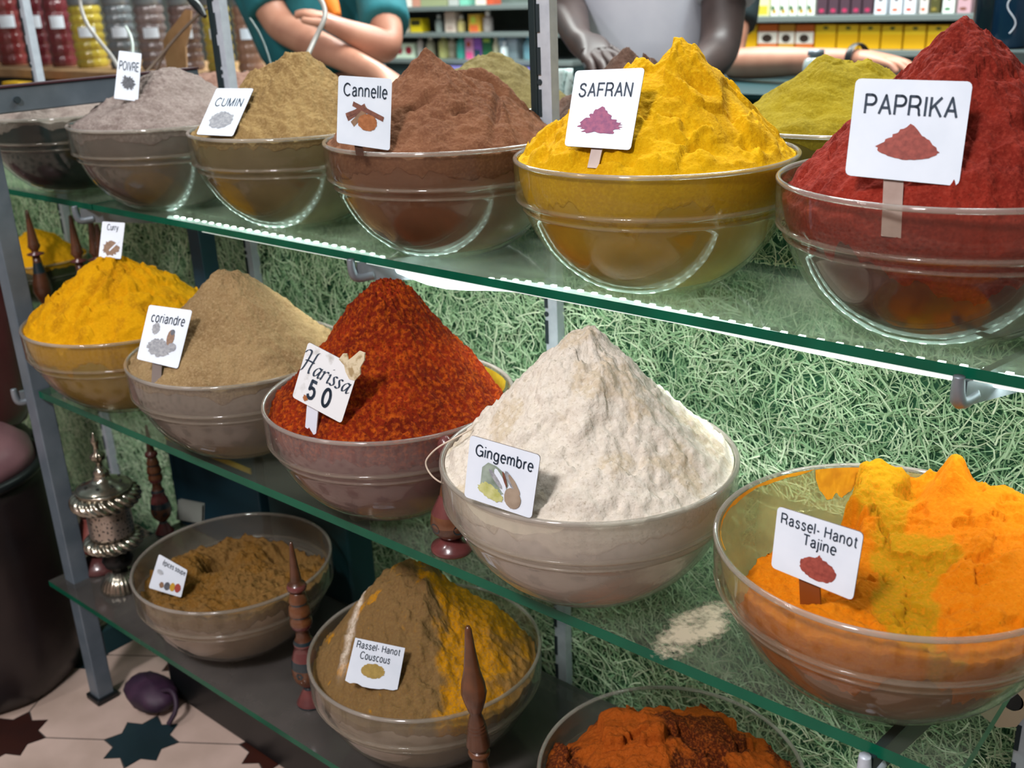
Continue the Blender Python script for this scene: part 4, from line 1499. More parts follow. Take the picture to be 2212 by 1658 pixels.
card('paprika', [(1849, 169), (2102, 176), (2071, 402), (1825, 378)], (1930, 440), [('PAPRIKA', .10, .91, .64, .85, {'w': .14})],
     [(blob(.52, .32, .27, .20, 7, 'pile', .06), C_pap)], 'large white card reading PAPRIKA with a printed red brown heap', stick=(.42, (1925, 480), .0075))
card('curry', [(221, 478), (270, 481), (261, 559), (213, 555)], (240, 556), [('Curry', .24, .74, .72, .94, {'w': .14})],
     [(blob(.50, .27, .35, .20, 8, 'oval', .16), C_brown2), (strip(.44, .20, .86, .50, .025), M_card)], 'small white card reading Curry on top of the yellow mound')
card('coriandre', [(322, 658), (415.5, 670), (384, 796), (295, 775)], (338, 818), [('coriandre', .12, .90, .70, .87, {'w': .14})],
     [(blob(.28, .60, .09, .10, 11, 'oval', .1), C_cum), (blob(.46, .28, .27, .15, 9, 'oval', .14), C_cum), (blob(.66, .48, .085, .14, 10, 'oval', .04), C_brown2), (blob(.68, .58, .05, .05, 13, 'oval', .04), C_poiv), (blob(.74, .33, .1, .07, 12, 'oval', .1), C_cum)],
     'white card on a pointed stick reading coriandre', stick=(.42, (336, 822), .006), stick_mat=mat('grey_wood_stick', '6e6058', .6))


def ginger_sticker(root, P, n):
    b = MB()
    out = [(.62, .98), (.66, 1.10), (.72, 1.13), (.78, 1.04), (.84, 1.13), (.92, 1.27), (1.02, 1.28), (1.05, 1.16), (1.02, 1.02), (1.06, .92), (1.0, .78), (.90, .76), (.80, .84), (.74, .93)]
    v = [tuple(P(x, y, .0006)) for x, y in out] + [tuple(P(x, y, -.0016)) for x, y in out]
    k = len(out)
    b.add(v, [tuple(reversed(range(k))), tuple(range(k, 2 * k))] + [(i, (i + 1) % k, (i + 1) % k + k, i + k) for i in range(k)])
    b.build('ginger_cutout', mat('ginger_root_print', 'cdbfa0', .6, 0, '9d8760', 110, lo=.48, hi=.6), root)


M_oldcard = mat('worn_white_plate', 'dfe2e4', .45, 0, '98968c', 55, lo=.56, hi=.78, detail=8)
card('harissa', [(666, 738), (775, 795), (737, 914), (631, 857)], (672, 938), [('Harissa', -.02, .98, .48, .93, 'script'), ('5', .24, .40, .10, .46, {'w': .20}), ('0', .52, .70, .10, .46, {'w': .20})],
     [(blob(.245, .10, .05, .05, 14, 'oval', .3), C_orange)], 'worn white tag reading Harissa 50 with a ginger cut-out', stick=(.33, (668, 944), .0075), stick_mat=mat('white_plastic_stick', 'd4d8e4', .3), extra=ginger_sticker, cardm=M_oldcard)
card('gingembre', [(1016, 939), (1167.5, 983), (1148, 1120), (1002.5, 1072)], (1075, 1090), [('Gingembre', .10, .93, .66, .90, {'w': .14})],
     [([(.22, .26), (.22, .56), (.30, .66), (.42, .64), (.56, .56), (.62, .40), (.56, .24), (.40, .16)], C_gin), (oval(.50, .42, .20, .055, -62, 2), M_card), (oval(.43, .44, .17, .035, -50, 3), C_cum),
      (oval(.36, .22, .17, .11, -20, 4, .12), C_gin2), (oval(.47, .16, .10, .07, 0, 5, .15), C_gin2), (oval(.66, .46, .18, .045, -55, 6), C_cum), (oval(.70, .44, .16, .035, -55, 7), C_gin3), (oval(.70, .22, .12, .16, 10, 15, .03), C_gin3), (oval(.56, .48, .12, .02, -70, 8), C_brown)],
     'white card reading Gingembre with printed ginger roots')
card('tajine', [(1680, 1092.5), (1866, 1151), (1842, 1297), (1665.5, 1224.5)], (1745, 1308), [('Rassel- Hanot', .06, .95, .75, .93, {'w': .14}), ('Tajine', .35, .74, .50, .72, {'w': .14})],
     [(blob(.56, .25, .22, .17, 16, 'oval', .05), C_pap), (blob(.56, .32, .12, .12, 17, 'pile', .05), C_pap)], 'white card on a brown stick reading Rassel-Hanot Tajine', stick=(.42, (1748, 1300), .009), stick_mat=mat('clear_brown_stick', '7a3c14', .3))
card('couscous', [(767.5, 1376.6), (875, 1399), (857, 1496), (744, 1475)], (805, 1487), [('Rassel- Hanot', .06, .92, .80, .96, {'w': .14}), ('Couscous', .17, .76, .58, .75, {'w': .14})],
     [(blob(.48, .37, .22, .16, 18, 'oval', .07), C_cous), (blob(.40, .35, .15, .12, 19, 'oval', .05), C_cous)], 'white ragged-edged card reading Rassel-Hanot Couscous', ragged=True)
card('epices', [(343.5, 1196), (405, 1231), (391, 1290), (321, 1269)], (356, 1280), [('épices soupe', .20, .97, .74, .95, {'w': .14})],
     [(blob(.35, .20, .07, .09, 21, 'oval', .15), C_brown2), (blob(.52, .22, .09, .13, 22, 'oval', .05), C_poiv), (blob(.68, .25, .08, .14, 23, 'oval', .05), C_yel), (blob(.84, .28, .09, .15, 24, 'oval', .1), C_red), (blob(.20, .55, .10, .07, 25, 'oval', .2), C_grey)],
     'small tilted white card reading épices soupe')

# ------------------------------------------------------------------ wooden kohl bottles
def kohl(base, height, kind, label, lean=(0, 0), name='kohl_bottle'):
    root = empty(name, tuple(base), label, 'bottle', 'turned wooden kohl bottles')
    h = height

    def part(nm_, prof, mats, mfun=None, mod=None, seg=40):
        b = MB()
        pts = [(r * h, z * h) for r, z in prof]
        b.lathe(pts, (0, 0, 0), seg, mfun=(lambda p0, p1: mfun((p0[1] + p1[1]) / 2 / h)) if mfun else None, mod=mod)
        v = []
        for (x, y, z) in b.v:
            v.append((x + lean[0] * z, y + lean[1] * z, z))
        b.v = v
        return b.build(nm_, mats, root, shift=False)
    if kind == 'painted':
        part('foot', [(.075, 0), (.080, .006), (.080, .014), (.070, .03), (.050, .07), (.034, .10), (.031, .118)], [M_wpink, M_wblue], lambda z: 1 if z < .012 or .085 < z < .115 else 0)
        part('body', [(.031, .118), (.045, .128), (.074, .165), (.083, .205), (.083, .25), (.075, .30), (.060, .345), (.050, .372), (.055, .378), (.057, .395), (.048, .412), (.040, .425), (.037, .45), (.037, .475), (.052, .49), (.060, .515), (.058, .54), (.048, .56), (.060, .575),
                      (.058, .59), (.055, .62), (.044, .635), (.052, .65), (.050, .66), (.040, .70), (.032, .712)], [M_worange, M_wpink, M_wblue, M_wood],
             lambda z: 2 if (.268 < z < .29 or .395 < z < .414 or .56 < z < .58 or .635 < z < .655) else 1 if (.29 < z < .395 or .49 < z < .52) else 3 if .414 < z < .48 else 0)
        # painted dark flowers on the bulb
        b = MB()
        for (ta, z0) in ((-2.3, .205), (-1.2, .225), (-.2, .2), (.9, .215), (2.2, .21)):
            for q in range(6):
                aa = q * math.pi / 3
                cz, ct = z0 + .014 * math.sin(aa), ta + .17 * math.cos(aa)
                rr = .0845
                pv = []
                for s in range(8):
                    bb = 2 * math.pi * s / 8
                    zz, tt = cz + .008 * math.sin(bb), ct + .10 * math.cos(bb)
                    r_ = np.interp(zz, [.165, .205, .25, .30], [.074, .083, .083, .075]) + .0012
                    pv.append((r_ * h * math.cos(tt) + lean[0] * zz * h, r_ * h * math.sin(tt) + lean[1] * zz * h, zz * h))
                b.add(pv, [tuple(range(8))])
        b.build('painted_flower', M_wblue, root, shift=False)
        part('stopper', [(.030, .712), (.050, .722), (.054, .738), (.046, .755), (.031, .765), (.030, .78), (.020, .88), (.010, .985), (.006, 1.0), (.0005, 1.002)], [M_wpink, M_wood], lambda z: 0 if z < .76 else 1)
    elif kind == 'plain':
        rg = lambda t, z, r: r * (1 + (.05 * math.sin(z / h * 420) if (.17 < z / h < .30 or .515 < z / h < .565) else 0))
        part('body', [(.05, 0), (.09, .004), (.10, .02), (.135, .06), (.14, .09), (.115, .125), (.075, .15), (.058, .165)] + [(.058 - .03 * t, .165 + .22 * t) for t in np.linspace(.02, 1, 40)] + [(.028, .39), (.040, .40), (.044, .415), (.036, .43)],
             [M_wpink, M_wood2], lambda z: 0 if z < .15 else 1, rg)
        part('stopper', [(.036, .43), (.048, .45)] + [(.048 - .016 * t, .45 + .11 * t) for t in np.linspace(.03, 1, 24)] + [(.022, .60), (.030, .62), (.042, .66), (.050, .70), (.046, .74), (.032, .80), (.020, .90), (.013, .985), (.008, .998), (.0005, 1.0)],
             [M_wood, M_wood2], lambda z: 1 if z > .63 else 0, rg)
    elif kind == 'round':
        part('foot', [(.16, 0), (.175, .02), (.17, .05), (.10, .09), (.07, .12)], [M_wpink], None)
        part('body', [(.07, .12), (.10, .14), (.15, .19), (.165, .26), (.15, .35), (.11, .43), (.075, .50), (.055, .60), (.05, .72), (.045, .80)], [M_worange, M_wpink, M_wood],
             lambda z: 1 if .36 < z < .50 else 2 if z < .30 else 0)
        b = MB()
        for ta in (-2.9, -1.7, -.4, 1.2):
            pv = []
            for s in range(12):
                bb = 2 * math.pi * s / 12
                zz, tt = .25 + .045 * math.sin(bb), ta + .30 * math.cos(bb)
                r_ = np.interp(zz, [.19, .26, .35], [.15, .165, .15]) + .003
                pv.append((r_ * h * math.cos(tt), r_ * h * math.sin(tt), zz * h))
            b.add(pv, [tuple(range(12))])
        b.build('painted_spot', M_wblue, root, shift=False)
        part('stopper', [(.045, .80), (.06, .815), (.05, .83), (.062, .86), (.07, .91), (.055, .96), (.02, .995), (.0005, 1.0)], [M_wpink], None)
    else:
        part('body', [(.05, 0), (.085, .01), (.085, .03), (.045, .07), (.035, .10), (.06, .15), (.085, .22), (.08, .30), (.055, .40), (.04, .50), (.035, .56)], [M_wood, M_wblue, M_worange], lambda z: 1 if .38 < z < .46 else 2 if .46 < z < .52 else 0)
        part('stopper', [(.035, .56), (.075, .575), (.078, .585), (.03, .60), (.035, .615), (.058, .65), (.05, .68), (.04, .75), (.022, .92), (.016, .99), (.001, 1.0)], [M_wpink, M_wood2], lambda z: 0 if z < .60 else 1)
    return root


p = at_z(652, 1530, ZL)
kohl((p[0], p[1] + .018, ZL), .262, 'painted', 'painted wooden kohl bottle standing between the soup spice and couscous bowls')
tip = at_y(1018, 1358, .705)
kohl((tip[0] - .004, .713, ZL), tip[2] - ZL + .003, 'plain', 'plain ribbed wooden kohl bottle in front of the couscous bowl', lean=(.0, -.03))
p = at_z(962, 1196, ZM)
kohl((p[0], p[1] + .012, ZM), .140, 'round', 'small round-headed painted bottle squeezed between harissa and ginger bowls')
kohl((-1.685, .905, ZL), .225, 'painted', 'dark painted kohl bottle behind the silver burner')
kohl((-2.075, .945, ZM), .214, 'pointed', 'pointed wooden kohl bottle nearest the frame post, in front of yellow powder')
kohl((-1.942, .965, ZM), .213, 'pointed', 'pointed wooden kohl bottle, second from the frame post')
kohl((-1.907, .985, ZM), .218, 'pointed', 'dark pointed kohl bottle third from the frame post')
kohl((-1.803, .942, ZM), .216, 'pointed', 'orange pointed kohl bottle directly behind the curry card')

# string loop hanging between the harissa and ginger bowls
g = []
for (x_, y_, yy) in ((1020, 925, .705), (985, 945, .690), (945, 965, .680), (921, 990, .676), (919, 1005, .675), (930, 1025, .675), (945, 1038, .677), (958, 1044, .682)):
    g.append(tuple(at_y(x_, y_, yy)))
b = MB(); b.tube(g, .0009, 6)
tag(b.build('string_loop', mat('pale_string', 'c9b8a6', .8)), 'thin pale string loop hanging off the ginger bowl rim', 'string')

# ------------------------------------------------------------------ silver incense burner, clay vase and clutter on the bottom shelf
p = at_z(226, 1282, ZL)
bc = (p[0] + .004, p[1] + .033, ZL)
ro = empty('incense_burner', bc, 'ornate silver incense burner with twisted ribs and pointed lid', 'burner')


def lpart(root, nm_, prof, mats, mod=None, seg=96, mfun=None):
    b = MB()
    b.lathe(prof, (0, 0, 0), seg, mod=mod, mfun=mfun)
    return b.build(nm_, mats, root, shift=False)


gad = lambda n, tw, amp: (lambda t, z, r: r * (1 + amp * (abs(math.cos(n / 2 * (t + tw * z))) ** .7 - .6)))
lpart(ro, 'foot', [(.036, 0), (.0365, .003), (.035, .008), (.032, .016), (.026, .024), (.017, .030), (.013, .033)], M_silver, lambda t, z, r: r * (1 + .03 * math.cos(28 * t)))
lpart(ro, 'stem', [(.013, .033), (.012, .038), (.022, .045), (.026, .056), (.022, .066), (.015, .072), (.014, .076)], M_silverdark)
zz = np.linspace(0, math.pi, 20)
lpart(ro, 'lower_gadroon', [(.018, .076)] + [(.030 + .018 * math.sin(t), .080 + .024 * (1 - math.cos(t)) / 2) for t in zz] + [(.036, .106)], M_silver, gad(20, 17, .15), 200)


def pierced():
    mt = bpy.data.materials.new('pierced_silver')
    mt.use_nodes = True
    nt = mt.node_tree
    bs = nt.nodes['Principled BSDF']
    bs.inputs['Roughness'].default_value = .28
    tc = nt.nodes.new('ShaderNodeTexCoord')
    vo = nt.nodes.new('ShaderNodeTexVoronoi')
    vo.feature = 'DISTANCE_TO_EDGE'
    vo.inputs['Scale'].default_value = 150
    nt.links.new(tc.outputs['Object'], vo.inputs['Vector'])
    r = nt.nodes.new('ShaderNodeMapRange')
    r.inputs[1].default_value, r.inputs[2].default_value = .20, .28
    nt.links.new(vo.outputs['Distance'], r.inputs[0])
    mx = nt.nodes.new('ShaderNodeMix'); mx.data_type = 'RGBA'
    mx.inputs[6].default_value = L4('b4a79c'); mx.inputs[7].default_value = L4('14181a')
    nt.links.new(r.outputs[0], mx.inputs[0])
    nt.links.new(mx.outputs[2], bs.inputs['Base Color'])
    iv = nt.nodes.new('ShaderNodeMath'); iv.operation = 'SUBTRACT'; iv.inputs[0].default_value = .8
    nt.links.new(r.outputs[0], iv.inputs[1]); nt.links.new(iv.outputs[0], bs.inputs['Metallic'])
    return mt


lpart(ro, 'pierced_body', [(.036, .106), (.0365, .110), (.0365, .150), (.038, .154), (.040, .158), (.038, .160)], pierced())
lpart(ro, 'upper_gadroon', [(.038, .158)] + [(.038 + .018 * math.sin(t), .158 + .030 * (1 - math.cos(t)) / 2) for t in zz] + [(.044, .190)], M_silver, gad(22, 17, .14), 220)
lid = lpart(ro, 'lid', [(.0465, .186), (.0470, .192), (.0455, .195), (.044, .1935), (.042, .196), (.034, .201), (.022, .206), (.014, .210), (.012, .218), (.013, .221), (.010, .225), (.006, .232)], M_silver)
b = MB()
b.lathe([(.006, .230), (.0045, .238), (.006, .241), (.0105, .245), (.0115, .2495), (.0095, .254), (.005, .258), (.0042, .268), (.0055, .272), (.0065, .276), (.0055, .281), (.003, .285), (.0022, .290), (.0003, .294)], (0, 0, 0), 32, mod=lambda t, z, r: r * (1 + (.14 * math.cos(9 * t) if .242 < z < .256 else 0)))
f_ = b.build('finial', M_silver, ro, shift=False); f_.parent = lid
b = MB()
for k in range(8):
    t = 2 * math.pi * k / 8
    b.lathe([(.0028, 0), (.0028, .0012)], (.030 * math.cos(t), .030 * math.sin(t), .2026), 10)
h_ = b.build('vent_hole', M_black, ro, shift=False); h_.parent = lid

p = at_z(186, 1243, ZL)
vb = (p[0] - .006, p[1] + .032, ZL)
ro = empty('clay_vase', vb, 'small reddish brown clay vase on a round foot behind the silver burner', 'vase')
M_clay = mat('glazed_clay', '8c4a42', .3, 0, '6a3631', 30, coat=.4)
lpart(ro, 'foot', [(.036, 0), (.0365, .005), (.033, .013), (.022, .022), (.012, .028)], mat('dark_clay', '55302f', .3, coat=.4), seg=48)
lpart(ro, 'body', [(.011, .028), (.020, .034), (.033, .046), (.036, .058), (.034, .068), (.026, .084), (.019, .096), (.017, .102), (.018, .105), (.0165, .1055), (.0145, .102), (.015, .066)], M_clay, seg=48)

M_navy = mat('navy_box', '12303c', .5)
b = MB(); b.box((-1.70, .946, ZL), (-1.42, .999, ZL + .215), 0, bev=.003)
r = empty('storage_box', (-1.56, .962, ZL), 'dark navy box with a yellow strip behind the burner on the bottom shelf', 'box'); b.build('carton', M_navy, r)
b = MB(); b.box((-1.695, .9435, ZL + .180), (-1.43, .9455, ZL + .190)); b.build('yellow_strip', mat('yellow_tape', 'b9952a', .5), r)
b = MB(); b.box((-1.395, .946, ZL), (-1.19, .999, ZL + .285), 0, bev=.004)
r = empty('storage_box', (-1.29, .95, ZL), 'dark teal box behind the soup spice bowl on the bottom shelf', 'box'); b.build('carton', mat('teal_box', '0f3236', .5), r)
q = at_y(415, 1118, .943)
b = MB(); b.add([(q[0] - .055, .9405, q[2] - .02), (q[0] + .035, .9405, q[2] + .0), (q[0] + .048, .9405, q[2] + .045), (q[0] - .035, .9405, q[2] + .03)], [(0, 1, 2, 3)])
b.add([(q[0] - .055, .9455, q[2] - .02), (q[0] + .035, .9455, q[2] + .0), (q[0] + .048, .9455, q[2] + .045), (q[0] - .035, .9455, q[2] + .03)], [(3, 2, 1, 0)])
b.build('grey_sticker', mat('grey_paper', '8c9088', .7), r)

r = empty('shade_box', (-1.2, 1.02, 0), 'low black box added to darken the space under the bottom shelf', 'shade box')
b = MB(); b.box((-1.57, .80, 0), (-.72, 1.06, .15), 0, bev=.006); b.build('shade_box_body', M_black, r)  # black box added where there is only shade under the shelf
b = MB(); b.box((-1.58, .793, .150), (-.71, 1.065, .166), 0, bev=.004); b.build('shade_box_lid', M_dark, r)

# ------------------------------------------------------------------ leather poufs and a bag on the floor
M_leaD = mat('dark_brown_leather', '241a1a', .36, 0, '1a1314', 8, bump=.15, bscale=40)
M_leaM = mat('maroon_leather', '6a3438', .28, 0, '54282c', 6, coat=.3)
M_leaP = mat('worn_pink_leather', '8a6468', .35, 0, '745056', 9, bump=.2, bscale=30)


def pouf(c, r, h, label, m_side, m_top, seg=64, group='stacked leather poufs'):
    ro = empty('leather_pouf', c, label, 'pouf', group)
    wr = lambda t, z, rr: rr * (1 + .012 * math.cos(8 * t))
    lpart(ro, 'side', [(r * .80, 0), (r * .90, h * .02), (r * .97, h * .10), (r, h * .30), (r * .995, h * .6), (r * .95, h * .80), (r * .90, h * .86)], m_side, wr, seg)
    lpart(ro, 'top', [(r * .90, h * .86), (r * .86, h * .92), (r * .70, h * .97), (r * .35, h), (.001, h * 1.005)], m_top, wr, seg)
    b = MB(); ringp = [(r * .915 * math.cos(t), r * .915 * math.sin(t), h * .862) for t in np.linspace(0, 2 * math.pi, 49)]
    b.tube(ringp, .010, 8, smooth=0)
    b.build('piping', M_black, ro, shift=False)
    return ro


pouf((-1.905, .6265, 0), .172, .50, 'tall dark brown leather pouf in front of the frame post', M_leaD, M_leaP)
pouf((-2.17, .780, 0), .128, .40, 'dark leather pouf mostly hidden under the maroon one', M_leaD, M_leaD)
pouf((-2.17, .780, .403), .128, .36, 'glossy maroon leather pouf on top, behind the frame post', M_leaM, M_leaM)

p = at_z(318, 1528, 0)
ro = empty('cloth_bag', (p[0], p[1] + .012, 0), 'crumpled dark purple bag lying on the floor under the shelf', 'bag')
b = MB()
v, f = [], []
for i in range(13):
    for k in range(24):
        la, lo_ = math.pi * i / 12, 2 * math.pi * k / 24
        x_, y_, z_ = math.sin(la) * math.cos(lo_), math.sin(la) * math.sin(lo_), math.cos(la)
        w_ = 1 + .18 * float(perlin(np.array([x_ * 2.2 + z_]), np.array([y_ * 2.2 - z_]), 6)[0])
        v.append((.062 * x_ * w_, .040 * y_ * w_, .028 + .027 * z_ * w_))
for i in range(12):
    for k in range(24):
        f.append((i * 24 + k, (i + 1) * 24 + k, (i + 1) * 24 + (k + 1) % 24, i * 24 + (k + 1) % 24))
b.add(v, f, 0, True)
b.v = [(x, y, max(z, .001)) for x, y, z in b.v]
b.build('pouch', mat('purple_cloth', '3a2038', .6, 0, '24142a', 30), ro, shift=False)
b = MB(); b.tube([(.035, 0, .045), (.065, .01, .058), (.090, 0, .035), (.085, -.02, .010)], .005, 6); b.build('handle', mat('dark_purple_strap', '2c1a2e', .6), ro, shift=False)

# ------------------------------------------------------------------ shop behind: counter with jars, product shelves
ORD = ['first', 'second', 'third', 'fourth', 'fifth', 'sixth', 'seventh', 'eighth', 'ninth', 'tenth', 'eleventh', 'twelfth']
YJ = 2.2
zc = at_y(200, 148, YJ)[2]
xj0, xj1 = at_y(-160, 140, YJ)[0], at_y(560, 140, YJ)[0]
r = empty('jar_counter', ((xj0 + xj1) / 2, YJ + .2, 0), 'pale wooden counter carrying the row of ribbed jars', 'counter')
b = MB(); b.box((xj0, YJ - .10, zc - .035), (xj1, YJ + .42, zc), 0, bev=.004); b.build('wooden_top', mat('pale_plank', 'a8835c', .5, 0, '94714c', 12), r)
b = MB(); b.box((xj0 + .02, YJ - .04, 0), (xj1 - .02, YJ + .40, zc - .036)); b.build('cabinet', mat('dark_cabinet', '2a2f30', .6), r)
jars = [(-52, '6a2c2c', 'dark red', 66), (10, '7a2e2e', 'red', 66), (66, '5e2228', 'deep red', 62), (116, '6e2a30', 'maroon', 58), (176, 'b8a23a', 'mustard yellow', 70), (245, '6f7478', 'empty grey', 64), (312, '7a6a68', 'grey brown', 66), (384, '6a5450', 'brown', 66), (452, 'b5a040', 'yellow', 62), (516, '8e6a58', 'pinkish brown', 58)]
for k, (px_, col, cn, wpx) in enumerate(jars):
    c = at_y(px_, 140, YJ)
    dep = float((c - EYE) @ RM[2])
    rr = wpx / 2 / F * dep * .92
    top = at_y(px_, 12 if px_ > 130 else -25, YJ)[2]
    hh = top - zc
    ro = empty('ribbed_jar', (c[0], YJ + .05, zc), '%s ribbed plastic jar, %s along the wooden counter' % (cn, ORD[k]), 'jar', 'ribbed jars on the wooden counter')
    zs = np.linspace(0, 1, 57)
    prof = [(rr * (.93 + .07 * abs(math.sin(z * math.pi * 7)) ** .6), z * hh) for z in zs]
    nob = lambda t, z, r_, hh=hh: r_ * (1 + .06 * max(0, math.cos(14 * t)) ** 3 * abs(math.sin(z / hh * math.pi * 7)))
    b = MB(); b.lathe(prof, (0, 0, 0), 56, mod=nob)
    b.build('jar_body', mat('jar_' + col, col, .22, 0, tuple(int(x * .8) for x in hx(col)), 8, coat=.5), ro, shift=False)
    b = MB(); b.lathe([(rr * .92, hh), (rr * 1.0, hh + .002), (rr * 1.0, hh + .045), (rr * .9, hh + .05), (.001, hh + .05)], (0, 0, 0), 32)
    b.build('lid', M_steel, ro, shift=False)
    b = MB()
    dirv = math.atan2(-(YJ + .05), -c[0])
    v = []
    for t in np.linspace(dirv - .55, dirv + .45, 8):
        for z in (.50, .66):
            v.append((rr * 1.075 * math.cos(t), rr * 1.075 * math.sin(t), hh * z))
    b.add(v, [(2 * i, 2 * i + 2, 2 * i + 3, 2 * i + 1) for i in range(7)])
    b.build('paper_label', M_card, ro, shift=False)
for k, (px_, w_, col) in enumerate(((25, 70, 'd8a812'), (95, 45, 'c8701c'))):
    q = at_y(px_, 160, YJ - .16)
    b = MB(); b.box((q[0] - .08, YJ - .17, zc - .13), (q[0] + .06, YJ - .11, zc - .045), 0, bev=.003)
    tag(b.build('snack_box', mat('snack_' + col, col, .5)), ('yellow' if k == 0 else 'orange') + ' packet under the wooden jar counter', 'box')
b = MB(); b.box((xj0, YJ - .2, zc - .150), (-3.6, YJ - .1005, zc - .130)); tag(b.build('ledge', M_dark), 'dark ledge under the wooden counter carrying packets', 'ledge')

# product shelving
YS = 4.0


def unit(x0, x1, tiers, label, depth=.34):
    r = empty('product_shelving', ((x0 + x1) / 2, YS + depth / 2, 0), label, 'shelving')
    b = MB(); b.box((x0, YS + depth, 0), (x1, YS + depth + .03, 2.2)); b.build('back_panel', mat('shelving_back', '6c7872', .6, 0, '5a6660', 6), r)
    for z in tiers:
        b = MB(); b.box((x0, YS - .02, z - .022), (x1, YS + depth - .001, z), 0, bev=.002); b.build('shelf_board', mat('shelf_board_grey', '6f7a78', .4, .1), r)
    b = MB(); b.box((x0, YS, 0), (x1, YS + depth - .001, tiers[-1] - .024)); b.build('base_cabinet', mat('base_cabinet', '24383a', .6), r)
    return r


zl = [at_y(1000, y, YS)[2] for y in (12, 70, 128)]
zr = [at_y(1800, y, YS)[2] for y in (33, 107)]
unit(at_y(640, 60, YS)[0], at_y(1240, 60, YS)[0], zl, 'grey shelving of bottles and boxes behind the cinnamon mound')
unit(at_y(1480, 60, YS)[0], at_y(2300, 60, YS)[0], zr, 'grey shelving of yellow boxes behind the paprika mound')


def pos(px_, z, y):
    """Foot of a product seen at column px standing at height z on depth y."""
    r_ = ray(px_, 60)
    for _ in range(4):
        q_ = EYE + r_ * (y / r_[1])
        # pixel row of that foot
        d = RM @ (np.array([q_[0], y, z]) - EYE)
        py_ = H / 2 - F * d[1] / d[2]
        r_ = ray(px_, py_)
    q_ = EYE + r_ * (y / r_[1])
    d = RM @ (q_ - EYE)
    return q_[0], d[2]


def pbox(px0, px1, hpx, z, y, cols, label, name='product_box', group=None, cat='box', bands=()):
    x0, d = pos(px0, z, y)
    x1, _ = pos(px1, z, y)
    h = hpx / F * d
    x0, x1 = min(x0, x1) + .003, max(x0, x1) - .003
    w = x1 - x0
    b = MB()
    b.box((x0, y, z), (x1, y + min(.06, w * 1.2 + .02), z + h), 0, bev=.0015)
    ms = [mat('print_' + cols, cols, .45)]
    for (u0, u1, v0, v1, c) in bands:
        m_ = mat('print_' + c, c, .45)
        if m_ not in ms: ms.append(m_)
        n0 = 14
        pts = [(x0 + w * ((u0 + u1) / 2 + (u1 - u0) / 2 * math.cos(t)), y - .0006, z + h * ((v0 + v1) / 2 + (v1 - v0) / 2 * math.sin(t))) for t in np.linspace(0, 2 * math.pi, n0, endpoint=False)] if u1 - u0 < .6 else \
              [(x0 + w * u0, y - .0005, z + h * v0), (x0 + w * u1, y - .0005, z + h * v0), (x0 + w * u1, y - .0005, z + h * v1), (x0 + w * u0, y - .0005, z + h * v1)]
        b.add(pts, [tuple(range(len(pts)))], ms.index(m_))
    o = b.build(name, ms)
    return tag(o, label, cat, group)


def pbottle(px_, wpx, hpx, z, y, body, capc, label, cap_h=.22):
    x, d = pos(px_, z, y)
    r_ = wpx / 2 / F * d
    h = hpx / F * d
    ro = empty('product_bottle', (x, y + r_, z), label, 'bottle', 'bottles on the shop shelves')
    lpart(ro, 'bottle_body', [(r_ * .9, 0), (r_, .004), (r_, h * .55), (r_ * .9, h * .66), (r_ * .42, h * (.98 - cap_h)), (r_ * .40, h * (1 - cap_h))], mat('plastic_' + body, body, .3, coat=.3), seg=24)
    lpart(ro, 'cap', [(r_ * .48, h * (1 - cap_h)), (r_ * .5, h * .99), (.001, h)], mat('cap_' + capc, capc, .35), seg=20)
    return ro


ys = YS + .02
yel = [(1585, 1635), (1757, 1805), (1805, 1853), (1853, 1900), (1900, 1948), (1948, 1998), (1998, 2048)]
for k, (a, c) in enumerate(yel):
    pbox(a, c, 50, zr[1], ys, 'd9a404', 'bright yellow box with a small dark emblem, %s in the yellow row from the left' % ORD[k], group='yellow boxes on the shop shelf', bands=((.02, .98, .62, .97, 'e0bc1c'), (.38, .64, .80, .93, '3b4a1e')))
for k, (a, c, base) in enumerate(((1635, 1679, 'd8702a'), (1679, 1716, 'd69a34'), (1716, 1757, 'd8702a'))):
    pbox(a, c, 50, zr[1], ys, base, ('orange and white box beside the first yellow box', 'amber box with a dark round picture between two orange boxes', 'orange and white box beside the second yellow box')[k], bands=((.0, 1., .22, .70, 'e6ddd2'), (.2, .75, .26, .60, '3d2f28')))
row = [(1590, 1628, 'cfcfa0', 'cream'), (1628, 1662, 'dcdca6', 'pale yellow')]
for k, (a, c, col, cn) in enumerate(row):
    pbox(a, c, 60, zr[0], ys, col, cn + ' box with yellow green print on the top shop shelf', bands=((.1, .9, .05, .35, 'c2b63c'),))
for k in range(5):
    a = 1663 + k * 19.5
    pbox(a, a + 19.5, 55, zr[0], ys, 'e2e6dc', 'white flower-printed box, %s of five on the top shop shelf' % ORD[k], group='white flower boxes', bands=((.2, .7, .08, .25, 'b7932f'), (.05, .5, .2, .38, '3c6a3c')))
for k in range(5):
    a = 1762 + k * 24.6
    pbox(a, a + 24.6, 55, zr[0], ys, '4a3540', 'dark plum box with a pink spot, %s of five on the top shop shelf' % ORD[k], group='dark plum boxes', bands=((.25, .75, .1, .24, 'b8305a'),))
